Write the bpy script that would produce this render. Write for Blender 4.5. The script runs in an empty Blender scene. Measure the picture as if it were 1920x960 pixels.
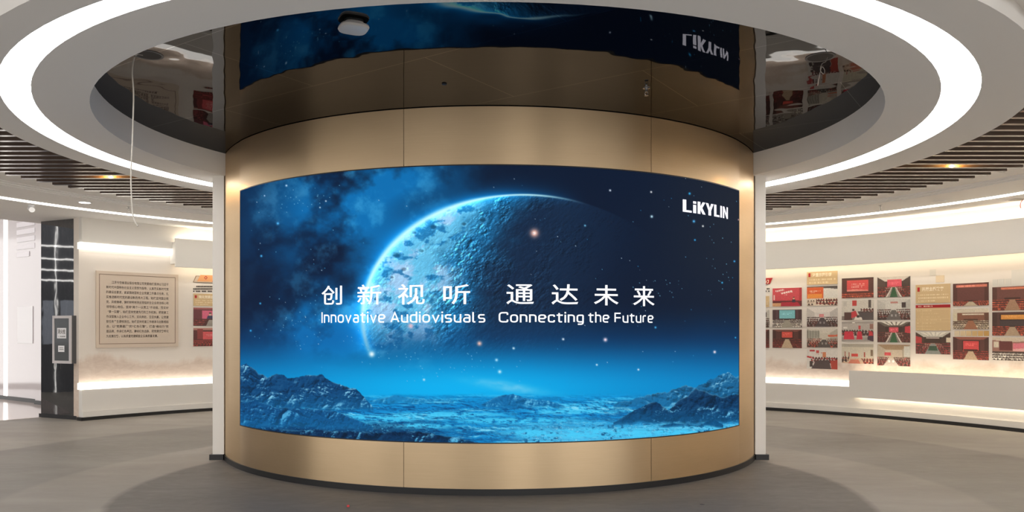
import bpy, math, random
import numpy as np
from math import sin, cos, pi, sqrt, radians as RD
random.seed(7)
S = bpy.context.scene
C = S.collection

# ------------------------------------------------------------------ camera, world, exposure
F, PX, PY, EYE = 1480.0, 918.0, 617.0, 1.5
cam = bpy.data.objects.new('camera', bpy.data.cameras.new('camera'))
C.objects.link(cam)
cam.location = (0, 0, EYE); cam.rotation_euler = (pi/2, 0, 0)
cam.data.sensor_width = 36; cam.data.lens = F/1920*36
cam.data.shift_x = (960-PX)/1920; cam.data.shift_y = (PY-480)/1920
cam.data.clip_start = .05
S.camera = cam
S.view_settings.view_transform = 'Standard'; S.view_settings.look = 'None'
S.view_settings.gamma = 1; S.view_settings.exposure = 0.0
S.view_settings.use_curve_mapping = False
W = bpy.data.worlds.new('world'); S.world = W; W.use_nodes = True
W.node_tree.nodes['Background'].inputs[0].default_value = (1, .95, .89, 1)
W.node_tree.nodes['Background'].inputs[1].default_value = 1.95
_t = W.node_tree                       # noise bands added to the world light so the brushed metal shows streaks
_g = _t.nodes.new('ShaderNodeTexCoord'); _s = _t.nodes.new('ShaderNodeSeparateXYZ'); _t.links.new(_g.outputs['Generated'], _s.inputs[0])
_a = _t.nodes.new('ShaderNodeMath'); _a.operation = 'ARCTAN2'; _t.links.new(_s.outputs['X'], _a.inputs[0]); _t.links.new(_s.outputs['Y'], _a.inputs[1])
_n = _t.nodes.new('ShaderNodeTexNoise'); _n.noise_dimensions = '1D'; _n.inputs['Scale'].default_value = 2.6; _n.inputs['Detail'].default_value = 2
_t.links.new(_a.outputs[0], _n.inputs['W'])
_r = _t.nodes.new('ShaderNodeValToRGB'); _r.color_ramp.elements[0].position = .36; _r.color_ramp.elements[0].color = (.50, .48, .455, 1)
_r.color_ramp.elements[1].position = .64; _r.color_ramp.elements[1].color = (1.9, 1.85, 1.79, 1)
_t.links.new(_n.outputs[0], _r.inputs['Fac']); _t.links.new(_r.outputs['Color'], _t.nodes['Background'].inputs[0])
RING_E, STRIP_E, COVE_E = 14.0, 11.0, 30.0
S.cycles.max_bounces = 10; S.cycles.diffuse_bounces = 5; S.cycles.glossy_bounces = 5
S.cycles.sample_clamp_indirect = 6; S.cycles.use_denoising = True

# ------------------------------------------------------------------ helpers
def lin(c):
    c = np.asarray(c, float)/255
    return np.where(c <= .04045, c/12.92, ((c+.055)/1.055)**2.4)
def L4(r, g, b): return tuple(lin((r, g, b)))+(1,)

class MB:
    def __init__(s): s.v = []; s.f = []; s.m = []; s.mi = 0
    def add(s, vs, fs):
        o = len(s.v); s.v += [tuple(p) for p in vs]
        s.f += [tuple(i+o for i in f) for f in fs]; s.m += [s.mi]*len(fs); return s
    def box(s, x0, x1, y0, y1, z0, z1):
        vs = [(x, y, z) for z in (z0, z1) for y in (y0, y1) for x in (x0, x1)]
        return s.add(vs, [(0,2,3,1),(4,5,7,6),(0,1,5,4),(2,6,7,3),(0,4,6,2),(1,3,7,5)])
    def hexa(s, q0, q1):   # two quads joined into a solid
        return s.add(list(q0)+list(q1), [(3,2,1,0),(4,5,6,7)]+[(i,(i+1)%4,(i+1)%4+4,i+4) for i in range(4)])
    def loft(s, rings, closed=True, caps=True):
        n = len(rings[0]); vs = [p for r in rings for p in r]; fs = []
        for k in range(len(rings)-1):
            for i in range(n if closed else n-1):
                j = (i+1) % n
                fs.append((k*n+i, k*n+j, (k+1)*n+j, (k+1)*n+i))
        if caps: fs += [tuple(range(n))[::-1], tuple((len(rings)-1)*n+i for i in range(n))]
        return s.add(vs, fs)
    def lathe(s, prof, c=(0,0,0), n=32):
        return s.loft([[(c[0]+r*cos(2*pi*i/n), c[1]+r*sin(2*pi*i/n), c[2]+z) for i in range(n)] for r, z in prof])
    def tube(s, pts, r, n=8):
        rings = []
        P = [np.array(p, float) for p in pts]
        for i, p in enumerate(P):
            t = P[min(i+1, len(P)-1)]-P[max(i-1, 0)]; t /= np.linalg.norm(t)
            a = np.cross(t, (0, 0, 1) if abs(t[2]) < .9 else (1, 0, 0)); a /= np.linalg.norm(a); b = np.cross(t, a)
            rings.append([tuple(p+r*(a*cos(2*pi*k/n)+b*sin(2*pi*k/n))) for k in range(n)])
        return s.loft(rings)
    def sector(s, P, R0, R1, a0, a1, z0, z1, n=32):   # solid annular sector; P(R, a, z) gives the point
        rings = []
        for i in range(n+1):
            a = a0+(a1-a0)*i/n
            rings.append([P(R0, a, z0), P(R1, a, z0), P(R1, a, z1), P(R0, a, z1)])
        return s.loft(rings)
    def annulus(s, out, inn, z0, z1, n=128):            # out / inn: (x, y, a, b)
        def e(q, t, z): return (q[0]+q[2]*cos(t), q[1]+q[3]*sin(t), z)
        r = []
        for i in range(n+1):
            t = 2*pi*i/n; r.append([e(inn, t, z0), e(out, t, z0), e(out, t, z1), e(inn, t, z1)])
        return s.loft(r, caps=False)
    def build(s, name, mats, parent=None, smooth=False):
        me = bpy.data.meshes.new(name); me.from_pydata(s.v, [], s.f); me.update()
        mats = mats if isinstance(mats, (list, tuple)) else [mats]
        for m in mats: me.materials.append(m)
        if len(mats) > 1: me.polygons.foreach_set('material_index', s.m)
        import bmesh
        b = bmesh.new(); b.from_mesh(me); bmesh.ops.recalc_face_normals(b, faces=b.faces); b.to_mesh(me); b.free()
        if smooth: me.shade_smooth(); me.set_sharp_from_angle(angle=RD(35))
        o = bpy.data.objects.new(name, me); C.objects.link(o)
        if parent: o.parent = parent
        return o

def tag(o, label, cat, group=None, kind=None):
    o['label'] = label; o['category'] = cat
    if group: o['group'] = group
    o['kind'] = kind or 'thing'
    return o
def struct(o): o['kind'] = 'structure'; return o
def thing(name, label, cat, loc=(0, 0, 0), group=None):
    o = bpy.data.objects.new(name, None); C.objects.link(o); o.empty_display_size = .1
    o.location = loc; tag(o, label, cat, group); return o
def keep(o, t):  # parent a world-placed mesh under thing t
    o.parent = t; o.matrix_parent_inverse = __import__('mathutils').Matrix.Translation(t.location).inverted(); return o

def mat(name, col=(.5,.5,.5), rough=.5, metal=0, emit=None, e=0, spec=.5, **k):
    m = bpy.data.materials.new(name); m.use_nodes = True
    b = m.node_tree.nodes['Principled BSDF']
    b.inputs['Base Color'].default_value = tuple(col[:3])+(1,)
    b.inputs['Roughness'].default_value = rough; b.inputs['Metallic'].default_value = metal
    b.inputs['Specular IOR Level'].default_value = spec
    if emit: b.inputs['Emission Color'].default_value = tuple(emit)+(1,); b.inputs['Emission Strength'].default_value = e
    for q, v in k.items(): b.inputs[q.replace('_', ' ')].default_value = v
    return m
class NT:
    def __init__(s, m): s.t = m.node_tree; s.b = s.t.nodes['Principled BSDF']
    def n(s, ty, **k):
        x = s.t.nodes.new(ty)
        for q, v in k.items():
            if q.startswith('i_'): x.inputs[q[2:].replace('_', ' ')].default_value = v
            else: setattr(x, q, v)
        return x
    def l(s, a, b): s.t.links.new(a, b)
    def coord(s, scale=(1,1,1), rot=(0,0,0), loc=(0,0,0)):
        c = s.n('ShaderNodeTexCoord'); mp = s.n('ShaderNodeMapping')
        mp.inputs['Scale'].default_value = scale; mp.inputs['Rotation'].default_value = rot; mp.inputs['Location'].default_value = loc
        s.l(c.outputs['Object'], mp.inputs['Vector']); return mp.outputs['Vector']
    def ramp(s, fac, stops):
        r = s.n('ShaderNodeValToRGB'); e = r.color_ramp.elements
        e[0].position, e[0].color = stops[0][0], tuple(stops[0][1])+(1,)
        e[1].position, e[1].color = stops[-1][0], tuple(stops[-1][1])+(1,)
        for p, c in stops[1:-1]: q = e.new(p); q.color = tuple(c)+(1,)
        s.l(fac, r.inputs['Fac']); return r.outputs['Color']
    def noise(s, vec, scale, detail=4, rough=.55, dist=0):
        x = s.n('ShaderNodeTexNoise'); x.inputs['Scale'].default_value = scale; x.inputs['Detail'].default_value = detail
        x.inputs['Roughness'].default_value = rough; x.inputs['Distortion'].default_value = dist
        s.l(vec, x.inputs['Vector']); return x.outputs['Fac']
    def bump(s, h, strength, dist=.01):
        x = s.n('ShaderNodeBump'); x.inputs['Strength'].default_value = strength; x.inputs['Distance'].default_value = dist
        s.l(h, x.inputs['Height']); s.l(x.outputs['Normal'], s.b.inputs['Normal'])

# rays from the calibrated camera, used once to measure where things stand
def ray(px, py): return (px-PX)/F, 1.0, (PY-py)/F
CX, CY = .1, 7.8            # centre of the round hall
RW = 8.6                    # hall wall radius
def PW(R, a, z): return (CX+R*sin(a), CY+R*cos(a), z)
def wall_hit(px, py, R=RW):
    dx, dy, dz = ray(px, py)
    A = dx*dx+1; B = -2*(dx*CX+CY); Q = CX*CX+CY*CY-R*R
    t = (-B+sqrt(B*B-4*A*Q))/(2*A)
    return math.atan2(dx*t-CX, t-CY), EYE+dz*t
COL_Y, RC = 10.45, 3.339    # centre and radius of the screen drum
def PC(R, a, z): return (R*sin(a), COL_Y-R*cos(a), z)
def col_hit(px, py, R=RC):
    dx, dy, dz = ray(px, py)
    A = dx*dx+1; B = -2*COL_Y; Q = COL_Y**2-R*R
    t = (-B-sqrt(max(0, B*B-4*A*Q)))/(2*A)
    return math.atan2(dx*t, COL_Y-t), EYE+dz*t
def ceil_hit(px, py, z):
    dx, dy, dz = ray(px, py); t = (z-EYE)/dz
    return (dx*t, t, z)

# ------------------------------------------------------------------ materials
M = {}
M['plaster'] = mat('white_plaster', (.74,.71,.665), .75, spec=.2)
M['ceiling_paint'] = mat('ceiling_paint', (.90,.89,.875), .8, spec=.2)
M['wall'] = mat('mural_wall', (.7,.64,.58), .6, spec=.25)
t = NT(M['wall'])
v = t.coord((1,1,1)); g = t.n('ShaderNodeSeparateXYZ'); t.l(v, g.inputs[0])
hz = t.noise(t.coord((1,1,.35)), 1.1, 6, .6, .6)
hm = t.n('ShaderNodeMath', operation='MULTIPLY_ADD'); t.l(hz, hm.inputs[0]); hm.inputs[1].default_value = .9; hm.inputs[2].default_value = .52
df = t.n('ShaderNodeMath', operation='SUBTRACT'); t.l(hm.outputs[0], df.inputs[0]); t.l(g.outputs['Z'], df.inputs[1])
mr = t.n('ShaderNodeMapRange', i_From_Min=-.02, i_From_Max=.10); t.l(df.outputs[0], mr.inputs['Value'])
fine = t.noise(t.coord((1,1,2.5)), 5, 8, .7, 1.0)
mm = t.n('ShaderNodeMath', operation='MULTIPLY'); t.l(mr.outputs[0], mm.inputs[0]); t.l(fine, mm.inputs[1])
t.l(t.ramp(mm.outputs[0], [(.0,(.78,.715,.645)),(.35,(.70,.59,.505)),(.75,(.58,.46,.38))]), t.b.inputs['Base Color'])
M['print'] = mat('printed_board', (.5,.5,.5), .45, spec=.3)
t = NT(M['print']); a = t.n('ShaderNodeAttribute', attribute_name='paint'); t.l(a.outputs['Color'], t.b.inputs['Base Color'])
M['edge'] = mat('board_edge', (.72,.69,.65), .6)
M['tan'] = mat('tan_board', L4(206,172,120), .5)
M['board'] = mat('beige_board', L4(214,197,180), .45, spec=.3)
M['ink'] = mat('dark_ink', L4(66,55,49), .6)
M['line'] = mat('brown_line', L4(140,118,100), .6)
M['cream'] = mat('cream_ink', L4(245,232,208), .6)
M['red'] = mat('red_print', L4(176,38,40), .5)
M['orange'] = mat('orange_print', L4(232,170,118), .5)
M['greysq'] = mat('grey_decal', L4(216,211,202), .6)
M['tansq'] = mat('tan_decal', L4(224,203,172), .6)
M['black'] = mat('black_skirting', (.012,.012,.013), .35)
M['dark'] = mat('dark_void', (.006,.006,.007), .6)
M['chrome'] = mat('chrome', (.6,.6,.6), .2, 1)
M['brass'] = mat('brass_trim', (.5,.38,.2), .25, 1)
M['white_plastic'] = mat('white_plastic', (.75,.75,.76), .35)
M['cable'] = mat('cable_sheath', (.62,.58,.52), .5)
M['paper'] = mat('white_paper', (.85,.84,.86), .6)
M['redplastic'] = mat('red_plastic', (.55,.03,.03), .4)
M['rubber'] = mat('grey_rubber', (.03,.03,.033), .5)

M['gold'] = mat('brushed_champagne_metal', (.66,.47,.27), .36, 1, Anisotropic=.85, Anisotropic_Rotation=.25)
t = NT(M['gold'])
tg = t.n('ShaderNodeTangent'); tg.direction_type = 'RADIAL'; tg.axis = 'Z'; t.l(tg.outputs[0], t.b.inputs['Tangent'])
br = t.noise(t.coord((3,3,420)), 1.0, 3, .6)
cl = t.noise(t.coord((.6,.6,1.5)), 1.0, 3, .5)
mx = t.n('ShaderNodeMath', operation='MULTIPLY_ADD'); t.l(br, mx.inputs[0]); mx.inputs[1].default_value = .5; t.l(cl, mx.inputs[2])
t.l(t.ramp(mx.outputs[0], [(.4,(.555,.41,.25)),(1.05,(.665,.50,.32))]), t.b.inputs['Base Color'])
t.bump(br, .06, .002)

M['gold_strip'] = M['gold'].copy(); M['gold_strip'].name = 'brushed_champagne_strip'
M['gold_strip'].node_tree.nodes['Principled BSDF'].inputs['Anisotropic Rotation'].default_value = 0
M['gold_strip'].node_tree.nodes['Principled BSDF'].inputs['Roughness'].default_value = .44
M['mirror'] = mat('smoked_mirror', (.15,.15,.153), .015, 1)
t = NT(M['mirror'])
gl = t.n('ShaderNodeBsdfGlossy', i_Roughness=.015)
bk = t.n('ShaderNodeTexBrick', offset=.5, i_Color1=(.125,.125,.128,1), i_Color2=(.125,.125,.128,1), i_Mortar=(.26,.26,.26,1), i_Scale=1.0, i_Mortar_Size=.0022, i_Mortar_Smooth=0)
bk.inputs['Brick Width'].default_value = 2.4; bk.inputs['Row Height'].default_value = 1.2
t.l(t.coord((1,1,1), (0,0,RD(35)), (.15,.28,0)), bk.inputs['Vector']); t.l(bk.outputs['Color'], gl.inputs['Color'])
w1 = t.noise(t.coord((1,1,1)), 1.6, 2, .5); t.bump(w1, .16, .03)
t.l(t.b.inputs['Normal'].links[0].from_socket, gl.inputs['Normal'])
t.l(gl.outputs[0], t.t.nodes['Material Output'].inputs['Surface'])

M['concrete'] = mat('grey_microcement', (.25,.23,.21), .5, spec=.35)
t = NT(M['concrete'])
n1 = t.noise(t.coord((.7,1.6,1)), .8, 6, .6, .5); n2 = t.noise(t.coord((1,2.2,1)), 4.5, 8, .7, .8)
mx = t.n('ShaderNodeMath', operation='MULTIPLY_ADD'); t.l(n2, mx.inputs[0]); mx.inputs[1].default_value = .55; t.l(n1, mx.inputs[2])
base = t.ramp(mx.outputs[0], [(.5,(.80,.79,.78)),(.78,(1.0,1.0,1.0)),(1.05,(1.2,1.21,1.22))])
# concentric tone zones in the floor colour: dark disc, pale band, grey band, pale outer field
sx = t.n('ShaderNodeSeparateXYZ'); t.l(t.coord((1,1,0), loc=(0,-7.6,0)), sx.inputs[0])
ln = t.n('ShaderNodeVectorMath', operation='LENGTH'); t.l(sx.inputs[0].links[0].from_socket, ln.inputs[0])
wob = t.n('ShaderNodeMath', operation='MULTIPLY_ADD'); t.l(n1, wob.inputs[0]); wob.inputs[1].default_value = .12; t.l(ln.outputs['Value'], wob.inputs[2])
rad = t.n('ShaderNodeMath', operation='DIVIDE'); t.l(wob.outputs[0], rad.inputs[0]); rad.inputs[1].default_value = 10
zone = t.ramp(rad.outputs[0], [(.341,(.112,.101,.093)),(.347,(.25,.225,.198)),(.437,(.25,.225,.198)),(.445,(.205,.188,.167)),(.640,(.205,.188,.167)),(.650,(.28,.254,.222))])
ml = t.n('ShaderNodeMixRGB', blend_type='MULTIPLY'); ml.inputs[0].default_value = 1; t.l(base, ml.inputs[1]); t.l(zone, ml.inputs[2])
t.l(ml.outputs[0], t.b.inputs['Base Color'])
t.l(t.ramp(n2, [(.3,(.42,)*3),(.7,(.58,)*3)]), t.b.inputs['Roughness'])
t.bump(n2, .05, .01)
M['tile'] = mat('polished_tile', (.62,.52,.47), .12, spec=.5)
M['slat'] = mat('brown_wood_grain', (.045,.026,.019), .3, spec=.5, Coat_Weight=1.0, Coat_Roughness=.14)
t = NT(M['slat']); g = t.noise(t.coord((1.2,30,30)), 1, 4, .6)
t.l(t.ramp(g, [(.3,(.062,.038,.028)),(.7,(.098,.064,.049))]), t.b.inputs['Base Color'])
M['marble'] = mat('black_mirror_panel', (.2,.205,.215), .03, 1)
t = NT(M['marble']); n = t.noise(t.coord((1,1,.4)), 3, 8, .6, 2.5)
t.l(t.ramp(n, [(.48,(.19,.195,.205)),(.5,(.23,.235,.245)),(.52,(.19,.195,.205))]), t.b.inputs['Base Color'])
w = t.noise(t.coord((1,1,.6)), 3.0, 2); t.bump(w, .05, .02)
M['gloss_white'] = mat('glossy_white_wall', (.54,.49,.505), .08, spec=.5)
M['ring'] = mat('ring_diffuser', (.9,.9,.9), .4, emit=(1,.99,.98), e=RING_E)
M['strip'] = mat('led_strip', (.9,.9,.9), .4, emit=(1,.96,.88), e=STRIP_E)
M['wall_strip'] = mat('wall_led_strip', (.9,.9,.9), .4, emit=(1,.95,.86), e=2.5)
M['cove_low'] = mat('soft_cove_led', (.9,.9,.9), .4, emit=(1,.87,.66), e=COVE_E*.38)
M['cove'] = mat('cove_led', (.9,.9,.9), .4, emit=(1,.87,.66), e=COVE_E)
M['amber'] = mat('amber_lamp', (.9,.6,.2), .4, emit=(1,.6,.15), e=30)
M['text'] = mat('screen_lettering', (0,0,0), .5, emit=(.97,.98,1.0), e=1.2)
M['logo'] = mat('screen_logo', (0,0,0), .5, emit=(.93,.90,1.0), e=1.35)
M['bezel'] = mat('screen_bezel', (.008,.008,.009), .4)
M['screen'] = mat('led_screen_face', (.007,.007,.007), .5, spec=.0)
t = NT(M['screen']); a = t.n('ShaderNodeAttribute', attribute_name='paint'); t.l(a.outputs['Color'], t.b.inputs['Emission Color'])
t.b.inputs['Emission Strength'].default_value = 1.0
M['screen'].cycles.emission_sampling = 'NONE'
M['glass'] = mat('cabinet_glass', (.75,.8,.82), .03); NT(M['glass']).b.inputs['Transmission Weight'].default_value = .85
M['alu'] = mat('silver_frame', (.66,.62,.63), .35, .15)
M['steelbox'] = mat('grey_steel', (.09,.09,.095), .4)

# ------------------------------------------------------------------ the hall shell
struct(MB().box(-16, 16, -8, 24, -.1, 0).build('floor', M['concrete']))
A_L = -52.9*pi/180
b = MB().sector(PW, RW, RW+.25, A_L, RD(120), 0, 3.36, 120); struct(b.build('wall_back', M['wall'], smooth=True))
Z_S, Z_M, Z_B, Z_U = 3.262, 3.514, 3.332, 3.382      # ring soffit, mirror, border ceiling, slatted ceiling
HOLE = (-.017, 7.523, 3.414, 3.273); LIN = (-.026, 7.636, 3.822, 3.798); LOUT = (-.002, 7.635, 4.075, 3.95); SOF = (.076, 7.725, 4.438, 4.263)
b = MB().annulus(LIN, HOLE, Z_S, Z_M+.02); b.annulus(SOF, LOUT, Z_S, Z_U+.02); b.annulus(LOUT, LIN, Z_S+.05, Z_S+.09)
struct(b.build('trim_1', M['ceiling_paint'], smooth=True))
b = MB().annulus((CX, CY, 6.8, 6.8), SOF, Z_U, Z_U+.06); struct(b.build('ceiling', M['ceiling_paint'], smooth=True))
b = MB().annulus((CX, CY, 9.85, 9.85), (CX, CY, 6.68, 6.68), Z_B, Z_B+.12, 160); struct(b.build('ceiling_border', M['ceiling_paint'], smooth=True))
b = MB().annulus((CX, CY, 6.70, 6.70), (CX, CY, 6.64, 6.64), Z_B+.014, Z_U+.01, 160)
b.annulus((CX, CY, 6.66, 6.66), (CX, CY, 6.59, 6.59), Z_B+.032, Z_U+.01, 160); struct(b.build('trim_2', M['ceiling_paint'], smooth=True))
b = MB().lathe([(3.3,0),(3.3,.02)], (0,0,0), 96)
mv = MB(); n = 128
ringp = [[(HOLE[0]+HOLE[2]*1.01*cos(2*pi*i/n), HOLE[1]+HOLE[3]*1.01*sin(2*pi*i/n), z) for i in range(n)] for z in (Z_M, Z_M+.012)]
mv.loft(ringp)
tag(mv.build('mirror_ceiling', M['mirror']), 'dark smoked mirror ceiling filling the oval opening above the screen', 'mirror')
tag(MB().annulus((LOUT[0], LOUT[1], LOUT[2]-.002, LOUT[3]-.002), (LIN[0], LIN[1], LIN[2]+.002, LIN[3]+.002), Z_S+.012, Z_S+.04).build('ring_light', M['ring'], smooth=True),
    'large glowing white ring light set into the round white ceiling soffit', 'light')

# baseboards and lower ledge of the hall wall
struct(MB().sector(PW, RW-.16, RW, A_L-.004, RD(120), 0, .055, 120).build('baseboard_back', M['black'], smooth=True))
struct(MB().sector(PW, RW-.14, RW, A_L, RD(120), .055, .147, 120).build('trim_3', M['plaster'], smooth=True))
struct(MB().sector(PW, RW-.11, RW, A_L, RD(120), .147, .505, 120).build('trim_4', M['plaster'], smooth=True))

# border ceiling LED line
tag(MB().sector(PW, 7.53, 7.65, RD(-110), RD(120), Z_B-.008, Z_B-.0008, 160).build('light_strip', M['strip'], smooth=True),
    'thin curved white light line in the border ceiling around the hall', 'light')
# upper white wall and light strips of the left wall
aL0 = A_L; aU = wall_hit(329, 460, RW-.25)[0]
struct(MB().sector(PW, RW-.10, RW, A_L, aU+.03, 2.925, Z_B, 40).build('trim_5', M['plaster'], smooth=True))
tag(MB().sector(PW, RW-.11, RW-.005, A_L-.003, aU-.001, 2.818, 2.922, 40).build('light_strip', M['wall_strip'], smooth=True),
    'thick white light strip across the wall above the framed text board', 'light')
aR = wall_hit(1592, 720, RW-.1)[0]
tag(MB().sector(PW, RW-.12, RW-.005, A_L-.003, RD(-5), .507, .612, 60).build('light_strip', M['wall_strip'], smooth=True),
    'thick white light strip low on the left wall under the framed text board', 'light')
tag(MB().sector(PW, RW-.12, RW-.005, RD(5), aR, .507, .60, 60).build('light_strip', M['wall_strip'], smooth=True),
    'white light strip low on the right wall left of the projecting ledge box', 'light')
# upper projecting band (left and right) and lower projecting box
def cove(name, a0, a1, z0, z1, depth, n=60):
    o = struct(MB().sector(PW, RW-depth, RW-depth+.05, a0, a1, z0, z1, n).sector(PW, RW-depth+.05, RW, a0, a1, z0+.06, z1-.06, n).build(name, M['plaster'], smooth=True))
    for zz, mm in ((z1-.058, 'cove' if z1 > 2 else 'cove_low'), (z0+.046, 'cove_low')):
        MB().sector(PW, RW-depth+.07, RW-depth+.10, a0+.012, a1-.012, zz, zz+.012, n).build('light_strip', M[mm], o, smooth=True)
    return o
cove('trim_6', aU, RD(-8), 2.60, 3.105, .26, 50)
cove('trim_7', RD(8), RD(118), 2.60, 3.10, .26, 90)
aB = wall_hit(1592, 720, RW-.24)[0]
cove('trim_8', aB, RD(118), .332, .79, .24, 80)

# ------------------------------------------------------------------ ceiling slats
SL_Z = Z_U-.052
proto = None
def slat(x0, x1, y, label, group):
    b = MB(); w, h = .055, .052
    b.box(x0, x1, y, y+w, SL_Z, SL_Z+h)
    tag(b.build('wooden_slat', M['slat']), label, 'ceiling slat', group)
k0 = 10.206
for k in range(-28, 17):
    y = k0+.2117*k
    q = 6.05**2-(y-CY)**2
    if q <= .05: continue
    xo = sqrt(q)
    e = 1-((y-SOF[1])/(SOF[3]+.1))**2
    if e > 0:
        xi = sqrt(e)*(SOF[2]+.1)
        if xo-xi > .06:
            if y > 6.4: slat(-xo+CX, -xi+SOF[0], y, 'dark brown wooden ceiling slat on the left of the big ring light', 'ceiling slats left of the ring')
            slat(xi+SOF[0], xo+CX, y, 'dark brown wooden ceiling slat on the right of the big ring light', 'ceiling slats right of the ring')
    else:
        slat(-xo+CX, xo+CX, y, 'dark brown wooden ceiling slat running behind the screen drum', 'ceiling slats behind the drum')
def spot(px, py, label):
    x, y, z = ceil_hit(px, py, 3.35)
    k = round((y-.08-k0)/.2117); ys = k0+.2117*k-.075
    t = thing('spotlight', label, 'light', (x, ys, Z_U))
    keep(MB().lathe([(.028,0),(.03,-.012),(.024,-.02),(.018,-.02)], (x, ys, Z_U), 20).build('bezel', M['brass'], smooth=True), t)
    keep(MB().lathe([(.016,-.016),(.014,-.024),(.006,-.026)], (x, ys, Z_U), 16).build('lamp', M['amber'], smooth=True), t)
    l = bpy.data.lights.new('amber', 'POINT'); l.color = (1,.55,.14); l.energy = 13; l.shadow_soft_size = .012
    o = bpy.data.objects.new('amber_glow', l); C.objects.link(o); o.location = (x, ys+.03, Z_U-.034)
spot(205, 331, 'small amber spotlight glowing between the left ceiling slats')
spot(1787, 311, 'small amber spotlight glowing between the right ceiling slats')

# ------------------------------------------------------------------ screen drum
TH_S, TH_G = math.asin(2.673/RC), math.asin(3.048/RC)
ZS0, ZS1 = .466, 2.986
yE = COL_Y-RC*cos(TH_G)
b = MB(); arc = [PC(RC-.036, -TH_G+2*TH_G*i/64, 0)[:2] for i in range(65)]
arc = arc+[(arc[-1][0], yE+.75), (arc[0][0], yE+.75)]
b.loft([[(x, y, z) for x, y in arc] for z in (0, Z_M)])
struct(b.build('wall_drum', M['plaster']))
for s, nm in ((-1, 'left'), (1, 'right')):
    x0, x1 = (3.052, 3.172)
    if s < 0: x0, x1 = -3.182, -3.052
    yf = yE-.02
    b = MB(); b.box(min(x0, x1), max(x0, x1), yf, yE+.75, .06, Z_M)
    struct(b.build('wall_pier_'+nm, M['plaster']))
    b = MB(); b.box(min(x0, x1)-(.03 if s < 0 else 0), max(x0, x1)+(.03 if s > 0 else 0), yf-.025, yE+.78, 0, .062)
    struct(b.build('baseboard_pier_'+nm, M['black']))
struct(MB().sector(PC, RC-.05, RC+.012, -TH_G, TH_G, 0, .058, 96).build('baseboard_drum', M['black'], smooth=True))
g1 = col_hit(757, 250)[0]; g2 = col_hit(1221, 250)[0]; gap = .0007
def clad(a0, a1, z0, z1, label, R=RC, m='gold'):
    tag(MB().sector(PC, RC-.03, R, a0+gap, a1-gap, z0, z1, 40).build('cladding_panel', M[m], smooth=True), label, 'wall panel', 'brushed metal cladding of the drum')
for z0, z1, w in ((ZS1, Z_M-.006, 'above'), (.058, ZS0, 'below')):
    clad(-TH_S, g1, z0, z1, 'curved brushed champagne metal panel %s the left third of the screen' % w)
    clad(g1, g2, z0, z1, 'curved brushed champagne metal panel %s the middle of the screen' % w)
    clad(g2, TH_S, z0, z1, 'curved brushed champagne metal panel %s the right third of the screen' % w)
clad(-TH_G, -TH_S, .058, Z_M-.006, 'tall narrow champagne metal strip between screen and left white pier', RC-.004, 'gold_strip')
clad(TH_S, TH_G, .058, Z_M-.006, 'tall narrow champagne metal strip between screen and right white pier', RC-.004, 'gold_strip')

# --- noise for the pictures
_rng = np.random.default_rng(3); _T = _rng.random((256, 256))
def vnoise(x, y):
    xi = np.floor(x).astype(int); yi = np.floor(y).astype(int); fx = x-xi; fy = y-yi
    fx = fx*fx*fx*(fx*(fx*6-15)+10); fy = fy*fy*fy*(fy*(fy*6-15)+10)
    a, b_, c, d = (_T[(xi+i) & 255, (yi+j) & 255] for i, j in ((0,0),(1,0),(0,1),(1,1)))
    return (a*(1-fx)+b_*fx)*(1-fy)+(c*(1-fx)+d*fx)*fy
def fbm(x, y, o=5, g=.5, ridge=False, off=0.):
    s = 0; a = 1; n = 0
    x = x+off*17.3; y = y+off*9.1
    for i in range(o):
        q = vnoise(x, y)
        if ridge: q = 1-abs(2*q-1)
        s = s+a*q; n += a; a *= g; x = x*2.03+7.7; y = y*2.03+3.1
    return s/n
def sm(a, b, x): t = np.clip((x-a)/(b-a), 0, 1); return t*t*(3-2*t)
def mixc(c, d, m): return c+(np.asarray(d, float)-c)*m[..., None]

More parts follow.
